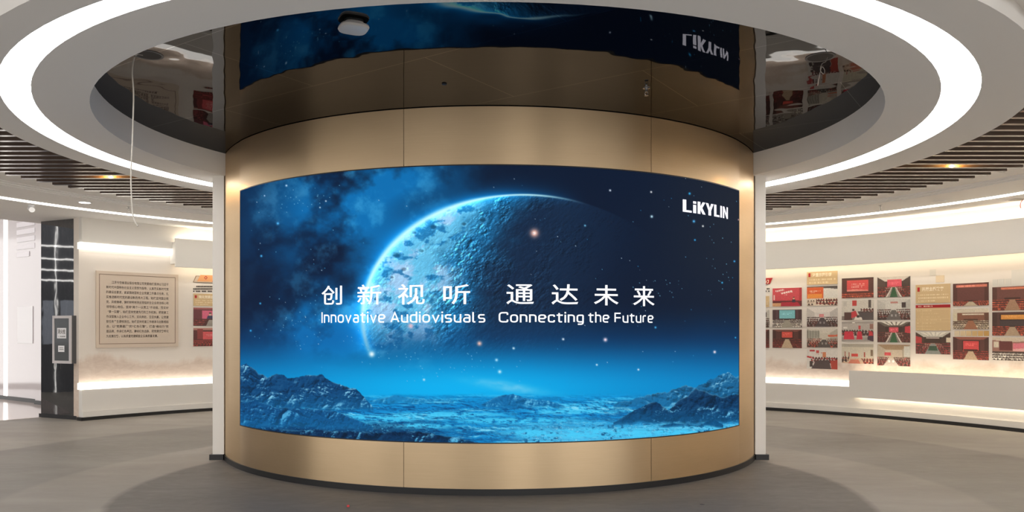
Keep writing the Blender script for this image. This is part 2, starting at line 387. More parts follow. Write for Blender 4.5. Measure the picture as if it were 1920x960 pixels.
def paint_screen(X, Y):
    N = X.shape; col = np.zeros(N+(3,))
    col[:] = (13, 27, 50)
    col = mixc(col, (32, 38, 50), sm(1150, 1400, X)*sm(700, 420, Y)*.85)
    col = mixc(col, (9, 30, 62), sm(700, 600, X)*.6)
    neb = fbm(X/120, Y/100, 6, .55); neb2 = fbm(X/60, Y/60, 6, .6, off=2)
    bl = np.exp(-(((X-640)/150)**2+((Y-400)/110)**2))+1.25*np.exp(-(((X-625)/100)**2+((Y-610)/75)**2))+.6*np.exp(-(((X-760)/120)**2+((Y-330)/40)**2))
    col = mixc(col, (12, 120, 192), np.clip(bl*sm(.26, .64, neb)*1.05+.75*np.exp(-(((X-632)/75)**2+((Y-612)/58)**2))*(.55+.7*neb2), 0, .9))
    col = mixc(col, (70, 170, 225), np.clip(bl*sm(.52, .78, neb2)*.6, 0, .65))
    wisp = np.exp(-(((X-540)/60)**2+((Y-385)/35)**2))
    col = mixc(col, (60, 120, 165), np.clip(wisp*sm(.45, .75, neb2)*.6, 0, .6))
    # planet
    cx, cy = 996.2, 605.4
    dx_, dy_ = X-cx, Y-cy
    u = (dx_*.99608+dy_*.08841)/317.7; v_ = (dy_*.99608-dx_*.08841)/240.1; r = np.hypot(u, v_)
    ins = sm(1.004, .994, r)
    ca, sa = cos(.75), sin(.75)
    p = X*ca+Y*sa; q = -X*sa+Y*ca     # rotated frame, streaks run diagonally
    def hgt(x, y):
        pp = x*ca-y*sa; qq = x*sa+y*ca
        return .6*fbm(pp/13, qq/7.5, 5, .62, True, off=1)+.55*fbm((pp+14*fbm(x/18, y/18, 2))/9, qq/7, 4, .6, off=4)+.6*fbm(x/30, y/24, 5, .6, off=5)
    h = hgt(X, Y); emb = (hgt(X+1.2, Y+.9)-h)*5.5
    lit = sm(1010, 735, X+.3*(Y-500)+90*(fbm(X/60, Y/50, 5, .6, off=3)-.5))
    lit = np.clip(lit+.45*sm(.84, 1.0, r)*sm(1040, 800, X), 0, 1.15)
    base = np.zeros(N+(3,)); base[:] = (21, 42, 70)
    base = mixc(base, (24, 104, 156), sm(.05, .55, lit)); base = mixc(base, (108, 200, 240), sm(.42, .95, lit)*.95)
    pale = fbm(X/42, Y/36, 6, .6, off=7)
    base = mixc(base, (172, 208, 246), sm(.44, .62, pale)*sm(.35, .9, lit)*.85)
    cr = fbm(X/20, Y/13, 4, .55, off=9)
    base = mixc(base, (16, 100, 160), sm(.54, .70, cr)*sm(.3, .9, lit)*.75)
    rough_ = (.35+.65*sm(.95, .45, lit))*(.55+.45*sm(.0, .3, lit))*(.4+.9*sm(.35, .65, fbm(X/38, Y/30, 4, off=14)))
    base = base*(1-.5*np.clip(emb, 0, 1)*rough_)[..., None]
    base = base+np.array((80, 150, 185))*(np.clip(-emb-.14, 0, 1)*(.3+.7*sm(.1, .6, lit))*rough_*sm(1150, 960, X))[..., None]
    for cx_, cy_, cr_ in ((812,425,7),(776,436,5),(743,478,9),(757,505,6),(735,520,4),(712,505,4),(790,470,5),(705,560,5),(870,420,5),(840,393,6),(905,412,7),(728,446,4)):
        dd_ = np.hypot(X-cx_, (Y-cy_)*1.4)/cr_*(1+.25*(fbm(X/4, Y/4, 2)-.5))
        base = base*(1-.32*sm(1.1, .4, dd_))[..., None]+np.array((60, 70, 70))*(np.exp(-((dd_-1.2)/.25)**2)*(X+Y*.6 > cx_+cy_*.6)*.5)[..., None]
    fade = ins*sm(1230, 1020, X+.3*(Y-480))*sm(712, 600, Y-.08*(X-900))
    col = col*(1-fade[..., None])+base*fade[..., None]
    ang = np.arctan2(v_, u)
    rimI = sm(1112, 985, X)*sm(672, 652, Y)
    halo = np.exp(-np.clip(r-1, 0, 9)/.045)*(r > .995)+np.exp(-np.clip(1-r, 0, 9)/.03)*(r <= .995)
    col = col+np.array((0, 125, 195))*(halo*rimI*(.45+.5*sm(1010, 900, X)))[..., None]
    wl = .0075+.012*sm(960, 800, X)-.004*sm(740, 690, X)
    core = np.exp(-((r-.997)/wl)**2)
    col = col*(1-(core*rimI*.9)[..., None])+np.array((205, 250, 255))*(core*rimI*.9)[..., None]
    # atmosphere towards the horizon
    hx = 640+.0*X
    gl = sm(560, 735, Y+12*(fbm(X/90, Y/90, 3, off=4)-.5))
    col = mixc(col, (6, 92, 162), gl*.92)
    col = mixc(col, (8, 176, 240), sm(625, 728, Y)*(.42+.58*np.exp(-((X-860)/340)**2)))
    cl = np.exp(-((Y-722-(X-930)*.16)/9)**2)*np.exp(-((X-950)/65)**2)*(.4+fbm(X/22, Y/9, 4, off=6))
    col = mixc(col, (120, 205, 240), np.clip(cl, 0, 1)*.75)
    cl = np.exp(-((Y-640-(X-720)*.5)/26)**2)*np.exp(-((X-720)/60)**2)*sm(.4, .8, fbm(X/30, Y/20, 5, off=8))
    col = mixc(col, (120, 200, 240), np.clip(cl, 0, 1)*.7)
    # stars
    rs = np.random.default_rng(11)
    st = [(1002,437,7,(255,190,170)),(1002,437,2.6,(255,245,240)),(697,664,5,(230,250,255)),(770,611,4,(235,190,200)),(899,644,4,(240,190,180)),
          (1135,637,3.2,(255,225,240)),(1056,636,2,(230,240,255)),(1340,660,2.4,(255,230,240)),(1301,415,2.2,(90,190,250)),(1318,424,1.6,(255,255,250)),
          (1222,406,2.2,(200,240,255)),(1221,360,1.6,(255,255,255)),(1144,357,1.7,(230,240,255)),(1293,363,1.9,(60,190,255)),(1303,450,1.5,(60,180,250)),
          (1229,614,1.7,(80,190,250)),(1119,684,1.7,(220,240,255)),(1197,693,1.7,(230,240,255)),(537,348,1.8,(190,225,255)),(521,419,2.2,(90,190,255)),
          (490,480,1.9,(80,190,255)),(488,569,1.6,(70,180,240)),(611,377,1.4,(210,230,255)),(600,389,1.3,(200,230,255)),(470,620,1.7,(60,180,250)),
          (496,367,1.2,(190,220,255)),(937,697,3,(190,235,255)),(963,653,2,(210,240,255)),(931,675,2.5,(170,225,255)),(1377,490,1.6,(70,180,250)),
          (1354,530,1.5,(70,190,250)),(1379,633,1.3,(60,180,240)),(1385,412,1.3,(255,200,200)),(1097,423,1.6,(120,200,240)),(795,712,2,(200,235,255))]
    st += [(x, y, rs.uniform(.4, .75), c) for x, y, c in
           [(rs.uniform(455, 1382), rs.uniform(325, 690), ((110,190,235),(200,225,245),(60,160,220))[rs.integers(3)]) for _ in range(120)]]
    for bx, by, sx, sy, n in ((720,640,40,22,60),(560,595,26,22,40),(565,378,26,14,22),(1350,500,18,40,26),(1225,540,22,10,20),(840,690,60,18,45)):
        st += [(rs.normal(bx, sx), rs.normal(by, sy), rs.uniform(.35, .8), (130,200,235)) for _ in range(n)]
    ny, nx = N
    for x, y, w, c in st:
        k = int(np.argmin(abs(X[ny//2]-x))); j = int(np.argmin(abs(Y[:, k]-y)))
        d = int(4*w*1.6)+3; ys = slice(max(0, j-d), j+d+1); xs = slice(max(0, k-d), k+d+1)
        g = np.exp(-((X[ys, xs]-x)**2+(Y[ys, xs]-y)**2)/(w*w*1.1))[..., None]
        col[ys, xs] = col[ys, xs]*(1-g)+np.array(c, float)*g
    # ground in perspective below the horizon
    hy = 742.
    dd = np.clip(Y-hy+2, 1.5, None); gu = (X-930)/dd*2.6; gv = 150/dd*2.6
    gh = lambda a, b_: fbm(a*1.1, b_*1.6, 6, .6, True)
    wx = 26*(fbm(X/60, (Y-hy)/16, 4, off=30)-.5); wy = 9*(fbm(X/44, (Y-hy)/12, 4, off=31)-.5)*sm(742, 800, Y)
    q = fbm((X+wx)/120, (Y-hy+wy)/10., 5, .55, off=1); q2 = fbm((X+2*wx)/52, (Y-hy+wy)/6.5, 6, .6, True, off=2)
    f_ = lambda x, y: fbm((x+wx)/34, (y-hy+wy)/6.0, 6, .62, off=15)
    em_ = (f_(X-2.5, Y+1.2)-f_(X, Y))*9
    det = fbm(X/3.6, Y/2.2, 3, .7, off=3)
    near = sm(760, 835, Y)
    gcol = np.zeros(N+(3,)); gcol[:] = (14, 136, 205)
    gcol = mixc(gcol, (66, 196, 244), sm(.42, .60, q)*.9)
    gcol = mixc(gcol, (8, 82, 140), sm(.64, .86, q2)*.7)
    gcol = mixc(gcol, (9, 68, 122), np.clip(em_, 0, 1)*.8)
    gcol = mixc(gcol, (140, 222, 250), np.clip(-em_-.18, 0, 1)*.85*sm(.36, .56, q))
    brt = sm(880, 1030, X+60*(q-.5))*sm(775, 812, Y)
    gcol = mixc(gcol, (84, 190, 234), brt*.75); gcol = mixc(gcol, (12, 74, 122), brt*sm(.58, .66, fbm(X/6, Y/3.4, 3, off=12))*sm(.4, .6, fbm(X/40, Y/14, 3, off=18))*.9)
    gcol = mixc(gcol, (190, 236, 252), brt*sm(.66, .8, det)*.6)
    drk = sm(900, 720, X+80*(q-.5))*sm(778, 808, Y)
    gcol = mixc(gcol, (7, 46, 88), drk*.8); gcol = mixc(gcol, (90, 180, 222), drk*sm(.6, .8, det)*sm(.5, .62, q2)*.8)
    gm = sm(hy-5, hy+3, Y-5*(fbm(X/30, X*0+3, 4)-.5))
    pl = 0
    for ex, ey, ax_, ay_ in ((715,786,75,7),(845,777,95,5),(640,792,50,5),(960,790,120,6),(1080,772,80,4),(800,800,60,5),(1120,812,150,9),(1250,815,130,10),(1010,812,60,8)):
        pl = np.maximum(pl, np.exp(-(((X+wx-ex)/ax_)**2+((Y+wy-ey)/ay_)**2)))
    gcol = mixc(gcol, (70, 205, 250), np.clip(pl*1.2*sm(.30, .55, fbm(X/11, Y/3.6, 4, .65, off=22)), 0, .85))
    gcol = mixc(gcol, (12, 160, 226), sm(765, 742, Y)*.6)
    col = col*(1-gm[..., None])+gcol*gm[..., None]
    # ridges
    def ridge(pts, bottom, c0, c1, soft, rough_, seed, slant=.7):
        nonlocal col
        xs, ys = zip(*pts)
        top = np.interp(X, xs, ys)+rough_*(fbm(X/9, X*0+seed, 5, .6)-.5)*2
        bot = bottom(X)+10*(fbm(X/25, X*0+seed+5, 3)-.5)
        m = sm(-.8, .8, Y-top)*sm(soft, -soft, Y-bot)*(X > xs[0])*(X < xs[-1])
        wq = 16*(fbm(X/30, Y/30, 3, off=seed+9)-.5)
        f = lambda x, y: fbm((x+slant*y+wq)/46, (y-slant*x*.55+wq)/26, 6, .56, True, off=seed)
        h0 = f(X, Y); em = (f(X-2, Y-1.6)-h0)*9
        depth = np.clip((Y-top)/28, 0, 1)
        rc = np.zeros(N+(3,)); rc[:] = c0
        rc = mixc(rc, c1, np.clip(em-.22, 0, 1)*1.1*(.1+.9*sm(.42, .66, fbm((X+Y)/34, (Y-X*.4)/26, 3, off=seed+1))))
        rc = rc*(1-.35*np.clip(-em, 0, 1))[..., None]
        rc = mixc(rc, c1, np.exp(-np.clip(Y-top, 0, 99)/1.3)*.55*sm(.4, .6, fbm(X/14, X*0+seed, 2)))
        rc = mixc(rc, (20, 128, 190), sm(-40, 0, Y-bot)*.35)
        col = col*(1-m[..., None])+rc*m[..., None]
    ridge([(440,690),(462,682),(474,690),(486,700),(500,708),(520,699),(540,709),(560,707),(603,702),(620,714),(645,724),(668,730),(682,744),(700,764)],
          lambda x: 768-.0*x, (13,70,120), (130,196,228), 6, 3.2, 21)
    ridge([(440,752),(480,752),(520,764),(580,766),(630,772),(660,784),(700,800)], lambda x: 800+.02*(x-440), (12,76,130), (80,165,212), 7, 2.0, 27)
    ridge([(690,752),(740,742),(790,748),(850,750)], lambda x: 754+0*x, (24,130,190), (110,200,235), 4, 2, 33)
    ridge([(900,760),(935,742),(962,739),(990,748),(1030,752),(1060,762)], lambda x: 762+0*x, (16,100,160), (120,205,240), 4, 1.5, 35)
    ridge([(1150,756),(1215,742),(1255,733),(1285,722),(1300,728),(1330,714),(1350,703),(1366,699),(1380,706),(1392,702)], lambda x: 765-0*x, (24,100,150), (130,195,225), 8, 4.5, 41)
    ridge([(1150,792),(1172,780),(1196,766),(1215,757),(1232,754),(1243,762),(1254,770),(1275,748),(1290,742),(1305,728),(1330,737),(1352,745),(1392,736)],
          lambda x: 796-.03*(x-1150), (10,56,98), (130,200,230), 5, 3, 47)
    ridge([(1235,800),(1262,793),(1290,796),(1310,798),(1330,786),(1345,790),(1356,797)], lambda x: 800+0*x, (8,60,104), (120,195,230), 3, 1.5, 53)
    ridge([(440,800),(500,806),(600,806),(700,812),(780,808),(860,822),(930,838)], lambda x: 850+0*x, (9,44,82), (90,175,215), 3, 2.5, 59)
    return np.clip(col, 0, 262)

def patch(P, R, a0, a1, z0, z1, nx, ny):
    A = np.linspace(a0, a1, nx); Z = np.linspace(z1, z0, ny)
    AA, ZZ = np.meshgrid(A, Z)
    x, y, z = P(R, 0, 0); sgn = 1 if P is PW else -1
    cx, cyy = (CX, CY) if P is PW else (0, COL_Y)
    co = np.stack([cx+R*np.sin(AA), cyy+sgn*R*np.cos(AA), ZZ], -1)
    return AA, ZZ, co
def grid_mesh(name, co, colr, m, extra=None):
    ny, nx = co.shape[:2]; nv = nx*ny
    i = np.arange(nv).reshape(ny, nx)
    q = np.stack([i[:-1, :-1], i[1:, :-1], i[1:, 1:], i[:-1, 1:]], -1).reshape(-1, 4)
    V = co.reshape(-1, 3); cl = np.concatenate([colr.reshape(-1, 3), np.ones((nv, 1))], 1); F_ = q; mi = np.zeros(len(q), int)
    if extra is not None:     # solid board behind the print
        ev, ef = extra
        V = np.concatenate([V, ev]); cl = np.concatenate([cl, np.ones((len(ev), 4))*.7])
        F_ = np.concatenate([F_, np.array(ef)+nv]); mi = np.concatenate([mi, np.ones(len(ef), int)])
    me = bpy.data.meshes.new(name)
    me.vertices.add(len(V)); me.vertices.foreach_set('co', V.astype(np.float32).ravel())
    me.loops.add(len(F_)*4); me.loops.foreach_set('vertex_index', F_.astype(np.int32).ravel())
    me.polygons.add(len(F_)); me.polygons.foreach_set('loop_start', (np.arange(len(F_))*4).astype(np.int32))
    for x in (m if isinstance(m, (list, tuple)) else [m]): me.materials.append(x)
    me.polygons.foreach_set('material_index', mi.astype(np.int32))
    at = me.attributes.new('paint', 'FLOAT_COLOR', 'POINT'); at.data.foreach_set('color', cl.astype(np.float32).ravel())
    me.update(calc_edges=True); me.validate()
    o = bpy.data.objects.new(name, me); C.objects.link(o); return o

scr = thing('led_screen', 'wide curved video wall showing a blue planet over a rocky moonscape', 'screen', PC(RC, 0, ZS0))
bz = .010
b = MB(); R0, R1 = RC-.03, RC+.001
aw = bz/RC
b.sector(PC, R0, R1, -TH_S, TH_S, ZS0, ZS0+bz, 64); b.sector(PC, R0, R1, -TH_S, TH_S, ZS1-bz, ZS1, 64)
b.sector(PC, R0, R1, -TH_S, -TH_S+aw, ZS0+bz, ZS1-bz, 2); b.sector(PC, R0, R1, TH_S-aw, TH_S, ZS0+bz, ZS1-bz, 2)
keep(b.build('frame', M['bezel'], smooth=True), scr)
AA, ZZ, co = patch(PC, RC-.002, -TH_S+aw*.9, TH_S-aw*.9, ZS0+bz*.9, ZS1-bz*.9, 1040, 500)
disp = grid_mesh('display', co, lin(paint_screen(PX+F*co[..., 0]/co[..., 1], PY-F*(co[..., 2]-EYE)/co[..., 1])), M['screen'])
keep(disp, scr)

def glyphs(body, bold=0.0):
    c = bpy.data.curves.new('t', 'FONT'); c.body = body; c.offset = bold; c.resolution_u = 3
    o = bpy.data.objects.new('t', c); C.objects.link(o)
    me = bpy.data.meshes.new_from_object(o.evaluated_get(bpy.context.evaluated_depsgraph_get()))
    v = np.array([p.co[:2] for p in me.vertices]); f = [tuple(p.vertices) for p in me.polygons]
    bpy.data.objects.remove(o); bpy.data.curves.remove(c); bpy.data.meshes.remove(me)
    return v, f
def put_text(mb, body, a0, a1, z0, z1, P, R, bold=0, ref=None):
    """lettering wrapped on a cylinder: a0..a1 / z0..z1 is the box of the ink (ref: ink box of another string used for the height)"""
    v, f = glyphs(body, bold); lo, hi = v.min(0), v.max(0)
    if ref: r = glyphs(ref, bold)[0]; lo[1], hi[1] = r.min(0)[1], r.max(0)[1]
    u = (v-lo)/(hi-lo)
    mb.add([P(R, a0+(a1-a0)*p[0], z0+(z1-z0)*p[1]) for p in u], f)
def screen_text(mb, body, x0, x1, y0, y1, bold, ref=None):
    a0, z0 = col_hit(x0, y1); a1, _ = col_hit(x1, y1); am, z1 = col_hit((x0+x1)/2, y0); z0 = col_hit((x0+x1)/2, y1)[1]
    put_text(mb, body, a0, a1, z0, z1, PC, RC+.0015, bold, ref)
for ch, x0, x1, y0, y1 in (('创',603,641.5,535.5,571.5),('新',670,715,533.5,571),('视',746,796.5,532.5,571),('听',831,881.5,533,570.5),
                           ('通',949.5,1001,533,570.5),('达',1034,1084,533,571),('未',1113.5,1159.5,534.5,572.5),('来',1187,1227,536.5,574)):
    b = MB(); screen_text(b, ch, x0, x1, y0, y1, .006); keep(b.build('headline_character', M['text']), disp)
XH, SW = .74, .145
STROKES = {'I': ([[(0,0),(0,1)]], 0), 'n': ([[(0,0),(0,XH)], [(0,XH),(.52,XH),(.52,0)]], .24), 'o': ([[(0,0),(.56,0),(.56,XH),(0,XH),'c']], .25),
 'v': ([[(0,XH),(.28,0),(.56,XH)]], 0), 'a': ([[(.06,XH),(.5,XH),(.5,0)], [(.5,.42),(0,.42),(0,0),(.5,0)]], .2), 't': ([[(.15,.97),(.15,0),(.42,0)], [(0,XH),(.42,XH)]], .18),
 'i': ([[(0,0),(0,XH-.02)], [(0,1.0),(0,1.02)]], 0), 'e': ([[(0,.36),(.56,.36),(.56,XH),(0,XH),(0,0),(.52,0)]], .22), 'A': ([[(0,0),(.36,1),(.72,0)], [(.12,.29),(.6,.29)]], 0),
 'u': ([[(0,XH),(0,0),(.52,0)], [(.52,XH),(.52,0)]], .24), 'd': ([[(.54,0),(.54,1.03)], [(.54,XH),(0,XH),(0,0),(.54,0)]], .24), 's': ([[(.5,XH),(0,XH),(0,.37),(.5,.37),(.5,0),(0,0)]], .17),
 'l': ([[(0,1.03),(0,0),(.2,0)]], .15), 'C': ([[(.7,.76),(.7,1),(0,1),(0,0),(.7,0),(.7,.24)]], .3), 'c': ([[(.5,.56),(.5,XH),(0,XH),(0,0),(.5,0),(.5,.18)]], .22),
 'g': ([[(.54,0),(0,0),(0,XH),(.54,XH)], [(.54,XH),(.54,-.26),(.05,-.26)]], .22), 'h': ([[(0,0),(0,1.03)], [(0,XH),(.52,XH),(.52,0)]], .24), 'F': ([[(0,0),(0,1),(.62,1)], [(0,.5),(.56,.5)]], 0),
 'r': ([[(0,0),(0,XH),(.34,XH)]], .2)}
def rounded(pts, rad):
    closed = pts[-1] == 'c'
    P = [np.array(p, float) for p in pts if p != 'c']; n = len(P); out = []
    for i, p in enumerate(P):
        if not closed and i in (0, n-1): out.append(p); continue
        a, c = P[i-1], P[(i+1) % n]; la_, lc = np.linalg.norm(a-p), np.linalg.norm(c-p)
        q = min(rad, la_/2, lc/2)
        if q < .01: out.append(p); continue
        u_, w_ = p+(a-p)/la_*q, p+(c-p)/lc*q
        for k in range(7):
            t_ = k/6; out.append((1-t_)**2*u_+2*t_*(1-t_)*p+t_*t_*w_)
    return out+[out[0]] if closed else out
def word_strokes(word):
    V, Fc, x = [], [], 0
    for ch in word:
        polys, rad = STROKES[ch]; wd = max(p[0] for pl in polys for p in pl if p != 'c')
        for pl in polys:
            pts = rounded(pl, rad); n = len(pts); o = len(V); cl = pl[-1] == 'c'
            for i, p in enumerate(pts):
                d0 = p-pts[i-1] if i else (pts[0]-pts[-2] if cl else pts[1]-p)
                d1 = pts[i+1]-p if i < n-1 else (pts[1]-pts[0] if cl else p-pts[i-1])
                d0 = d0/max(1e-9, np.linalg.norm(d0)); d1 = d1/max(1e-9, np.linalg.norm(d1))
                m_ = d0+d1; m_ /= max(1e-6, np.linalg.norm(m_)); nn = np.array((-m_[1], m_[0])); k = SW/2/max(.45, np.dot(m_, d1))
                ext = np.zeros(2)
                if not cl and i in (0, n-1) and len(pts) == 2: ext = d1*(SW/2)*(1 if i else -1)
                V += [p+nn*k+ext+(x, 0), p-nn*k+ext+(x, 0)]
            Fc += [(o+2*i, o+2*i+1, o+2*i+3, o+2*i+2) for i in range(n-1)]
        x += wd+SW+.155
    return np.array(V), Fc
for wd_, x0, x1, y0, y1 in (('Innovative',603,724,584.8,605.2),('Audiovisuals',732,910,584.6,604.8),('Connecting',935,1094.5,585.2,604.6),('the',1103,1143.5,585.6,604.8),('Future',1152,1226,586.6,605.2)):
    v, f = word_strokes(wd_)
    a0, a1 = col_hit(x0, 595)[0], col_hit(x1, 595)[0]; z0, z1 = col_hit((x0+x1)/2, y1)[1], col_hit((x0+x1)/2, y0)[1]
    ux = (v[:, 0]-v[:, 0].min())/np.ptp(v[:, 0]); uz = (v[:, 1]+SW/2)/(1+SW)
    b = MB(); b.add([PC(RC+.0015, a0+(a1-a0)*p, z0+(z1-z0)*q) for p, q in zip(ux, uz)], f)
    keep(b.build('subtitle_word', M['text']), disp)
la = [col_hit(x, 390)[0] for x in (1280, 1364.5)]; lz0, lz1 = col_hit(1282, 397)[1], col_hit(1282, 374)[1]
LET = {'L': (0, .165, [[(0,1),(0,0),(1,0),(1,.16),(.38,.16),(.38,1)]]),
       'i': (.192, .252, [[(0,.68),(0,0),(1,0),(1,.68)], [(0,.97),(0,.78),(1,.78),(1,.97)]]),
       'K': (.28, .445, [[(0,1),(0,0),(.34,0),(.34,1)], [(.34,.62),(.34,.36),(.62,.0),(1,.0),(.58,.52),(.97,1),(.62,1)]]),
       'Y': (.448, .625, [[(0,1),(.34,.4),(.34,0),(.68,0),(.68,.4),(1,1),(.68,1),(.5,.62),(.32,1)]]),
       'l': (.638, .77, [[(0,1),(0,0),(1,0),(1,.16),(.42,.16),(.42,1)]]),
       'I': (.792, .836, [[(0,1),(0,0),(1,0),(1,1)]]),
       'N': (.86, 1.0, [[(0,1),(0,0),(.27,0),(.27,1)], [(.27,1),(.27,.62),(.73,0),(.73,.38)], [(.73,1),(.73,0),(1,0),(1,1)]])}
b = MB()
for u0, u1, polys in LET.values():
    for pl in polys:
        b.add([PC(RC+.0015, la[0]+(la[1]-la[0])*(u0+(u1-u0)*x), lz0+(lz1-lz0)*y) for x, y in pl], [tuple(range(len(pl)))])
keep(b.build('logo_text', M['logo']), disp)

# ------------------------------------------------------------------ things on the mirror ceiling
x, y, _ = ceil_hit(663, 44, Z_M)
t = thing('wifi_access_point', 'white rounded wireless access point fixed on the mirror ceiling', 'access point', (x, y, Z_M))
def rsq(w, z, n=40, p=3.2, rot=RD(25)):
    out = []
    for i in range(n):
        a = 2*pi*i/n; r = w/((abs(cos(a))**p+abs(sin(a))**p)**(1/p))
        X_, Y_ = r*cos(a), r*sin(a); out.append((x+X_*cos(rot)-Y_*sin(rot), y+X_*sin(rot)+Y_*cos(rot), z))
    return out
b = MB().loft([rsq(.062, Z_M), rsq(.062, Z_M-.018)]); keep(b.build('mount', M['white_plastic'], smooth=True), t)
b = MB().loft([rsq(.082, Z_M-.018), rsq(.094, Z_M-.022), rsq(.097, Z_M-.032), rsq(.09, Z_M-.044), rsq(.07, Z_M-.05)]); keep(b.build('cover', M['white_plastic'], smooth=True), t)
def sprinkler(px, py, zc, label):
    x, y, _ = ceil_hit(px, py, zc)
    t = thing('sprinkler', label, 'sprinkler', (x, y, zc))
    keep(MB().lathe([(.03,0),(.03,-.004),(.012,-.008),(.010,-.03),(.012,-.034)], (x, y, zc), 16).build('escutcheon', M['chrome'], smooth=True), t)
    b = MB()
    for s in (-1, 1): b.tube([(x+s*.010, y, zc-.03), (x+s*.014, y, zc-.045), (x+s*.004, y, zc-.062)], .0025, 6)
    keep(b.build('frame_arm', M['chrome'], smooth=True), t)
    keep(MB().lathe([(.004,-.058),(.017,-.062),(.017,-.065),(.004,-.066)], (x, y, zc), 12).build('deflector', M['chrome'], smooth=True), t)
sprinkler(1212, 165, Z_M, 'small chrome sprinkler head hanging from the dark mirror ceiling')
sprinkler(241, 388, Z_B, 'small sprinkler head on the left border ceiling beside the downlight')
sprinkler(1651, 385, Z_B, 'small sprinkler head on the right border ceiling between slats and light line')
x, y, _ = ceil_hit(833, 157, Z_M)
tag(MB().lathe([(.02,0),(.022,-.006),(.012,-.012),(.004,-.014)], (x, y, Z_M), 16).build('ceiling_sensor', M['rubber'], smooth=True), 'tiny black sensor stud on the mirror ceiling left of centre', 'sensor')
def cutout(px, py, label):
    x, y, _ = ceil_hit(px, py, Z_M)
    t = thing('ceiling_cutout', label, 'ceiling opening', (x, y, Z_M))
    keep(MB().lathe([(.105,-.001),(.105,-.003),(.09,-.003),(.09,-.001)], (x, y, Z_M), 32).build('rim', M['steelbox'], smooth=True), t)
    keep(MB().lathe([(.09,-.0005),(.09,-.002)], (x, y, Z_M), 32).build('hole', M['dark']), t)
    return x, y
hx_, hy_ = cutout(278, 103, 'empty round lamp cutout in the mirror ceiling above the hanging cable')
d = hy_
def hang(pts, d):
    return [((px-PX)/F*d, d+o, EYE+(PY-py)/F*d) for px, py, o in pts]
def smooth_pts(P, n=6):
    P = [np.array(p) for p in P]; out = []
    for i in range(len(P)-1):
        p0, p1, p2, p3 = P[max(i-1,0)], P[i], P[i+1], P[min(i+2,len(P)-1)]
        for k in range(n):
            t_ = k/n; out.append(.5*((2*p1)+(-p0+p2)*t_+(2*p0-5*p1+4*p2-p3)*t_**2+(-p0+3*p1-3*p2+p3)*t_**3))
    return out+[P[-1]]
P_ = hang([(268,98,0),(256,106,-.02),(251.5,135,-.03),(254,180,-.03),(252,260,-.03),(249,330,-.03),(250.5,378,-.03),(252,400,-.03),(256,415,-.03),(262,425,-.03)], d)
P_[0] = (P_[0][0], d, Z_M)
tag(MB().tube(smooth_pts(P_), .0055, 8).build('hanging_cable', M['cable'], smooth=True), 'thin pale cable hanging from the left cutout in the mirror ceiling', 'cable')
hx_, hy_ = cutout(1538, 107, 'empty round lamp cutout in the mirror ceiling with curled wires')
P_ = hang([(1552,103,0),(1545,118,-.03),(1536,124,-.05),(1533,136,-.05),(1540,142,-.04),(1543,134,-.03),(1538,128,-.03),(1532,142,-.05),(1528,164,-.05)], hy_)
P_[0] = (P_[0][0], hy_, Z_M)
tag(MB().tube(smooth_pts(P_), .0026, 8).build('curled_wire', M['cable'], smooth=True), 'pale curled wire dangling from the right cutout in the mirror ceiling', 'wire')

# downlights in the border ceiling
def downlight(px, py, on, label):
    x, y, _ = ceil_hit(px, py, Z_B)
    t = thing('downlight', label, 'light', (x, y, Z_B))
    keep(MB().lathe([(.095,0),(.095,-.006),(.08,-.012),(.074,-.008)], (x, y, Z_B), 32).build('trim_ring', M['white_plastic'], smooth=True), t)
    keep(MB().lathe([(.074,-.004),(.074,-.009)], (x, y, Z_B), 32).build('lens', M['strip'] if on else M['white_plastic']), t)
downlight(159, 379, True, 'lit round downlight in the left border ceiling')
downlight(1761, 377, False, 'unlit round downlight in the right border ceiling')
x, y, _ = ceil_hit(1908, 373.5, Z_B)
t = thing('ceiling_cutout', 'square access plate with red wire at the right edge of the border ceiling', 'ceiling opening', (x, y, Z_B))
keep(MB().box(x-.11, x+.11, y-.11, y+.11, Z_B-.006, Z_B).build('plate', M['alu']), t)
keep(MB().box(x-.08, x+.08, y-.08, y+.08, Z_B-.009, Z_B-.005).build('hole', M['steelbox']), t)
P_ = hang([(1918,374,0),(1914,380,0),(1913,386,0),(1914,390,0)], y)
keep(MB().tube(smooth_pts(P_), .005, 6).build('wire', M['redplastic'], smooth=True), t)
x, y, _ = ceil_hit(59, 384.5, Z_B)
t = thing('security_camera', 'small white camera under the border ceiling at far left', 'camera', (x, y, Z_B))
keep(MB().lathe([(.045,0),(.045,-.02),(.035,-.03)], (x, y, Z_B), 24).build('mount', M['white_plastic'], smooth=True), t)
keep(MB().tube([(x-.03, y+.02, Z_B-.04), (x, y-.0, Z_B-.055), (x+.03, y-.04, Z_B-.075)], .04, 18).build('camera_body', M['white_plastic'], smooth=True), t)

# ------------------------------------------------------------------ left end: marble jamb and corridor
def floor_hit(px, py): dx, dy, dz = ray(px, py); q = -EYE/dz; return np.array((dx*q, q))
J1, J0 = floor_hit(151, 787.5), floor_hit(77, 782)      # right and left foot of the marble face
dj = (J1-J0)/np.linalg.norm(J1-J0); nj = np.array((-dj[1], dj[0])); nj = nj if nj[1] > 0 else -nj   # nj points away from camera
def quad(mb, p, q, depth, z0, z1, nn):
    a, b_, c, e = p, q, q+nn*depth, p+nn*depth
    mb.hexa([(*k, z0) for k in (a, b_, c, e)], [(*k, z1) for k in (a, b_, c, e)])
b = MB(); quad(b, J0, J1, .45, .06, Z_B, nj); struct(b.build('wall_jamb', M['marble']))
b = MB(); quad(b, J0-nj*.02-dj*.03, J1-nj*.02+dj*.0, .5, 0, .062, nj); struct(b.build('baseboard_jamb', M['rubber']))
b = MB(); quad(b, J1-nj*.006, J1-nj*.006+dj*.008, .05, .06, Z_B, nj); struct(b.build('trim_9', M['chrome']))
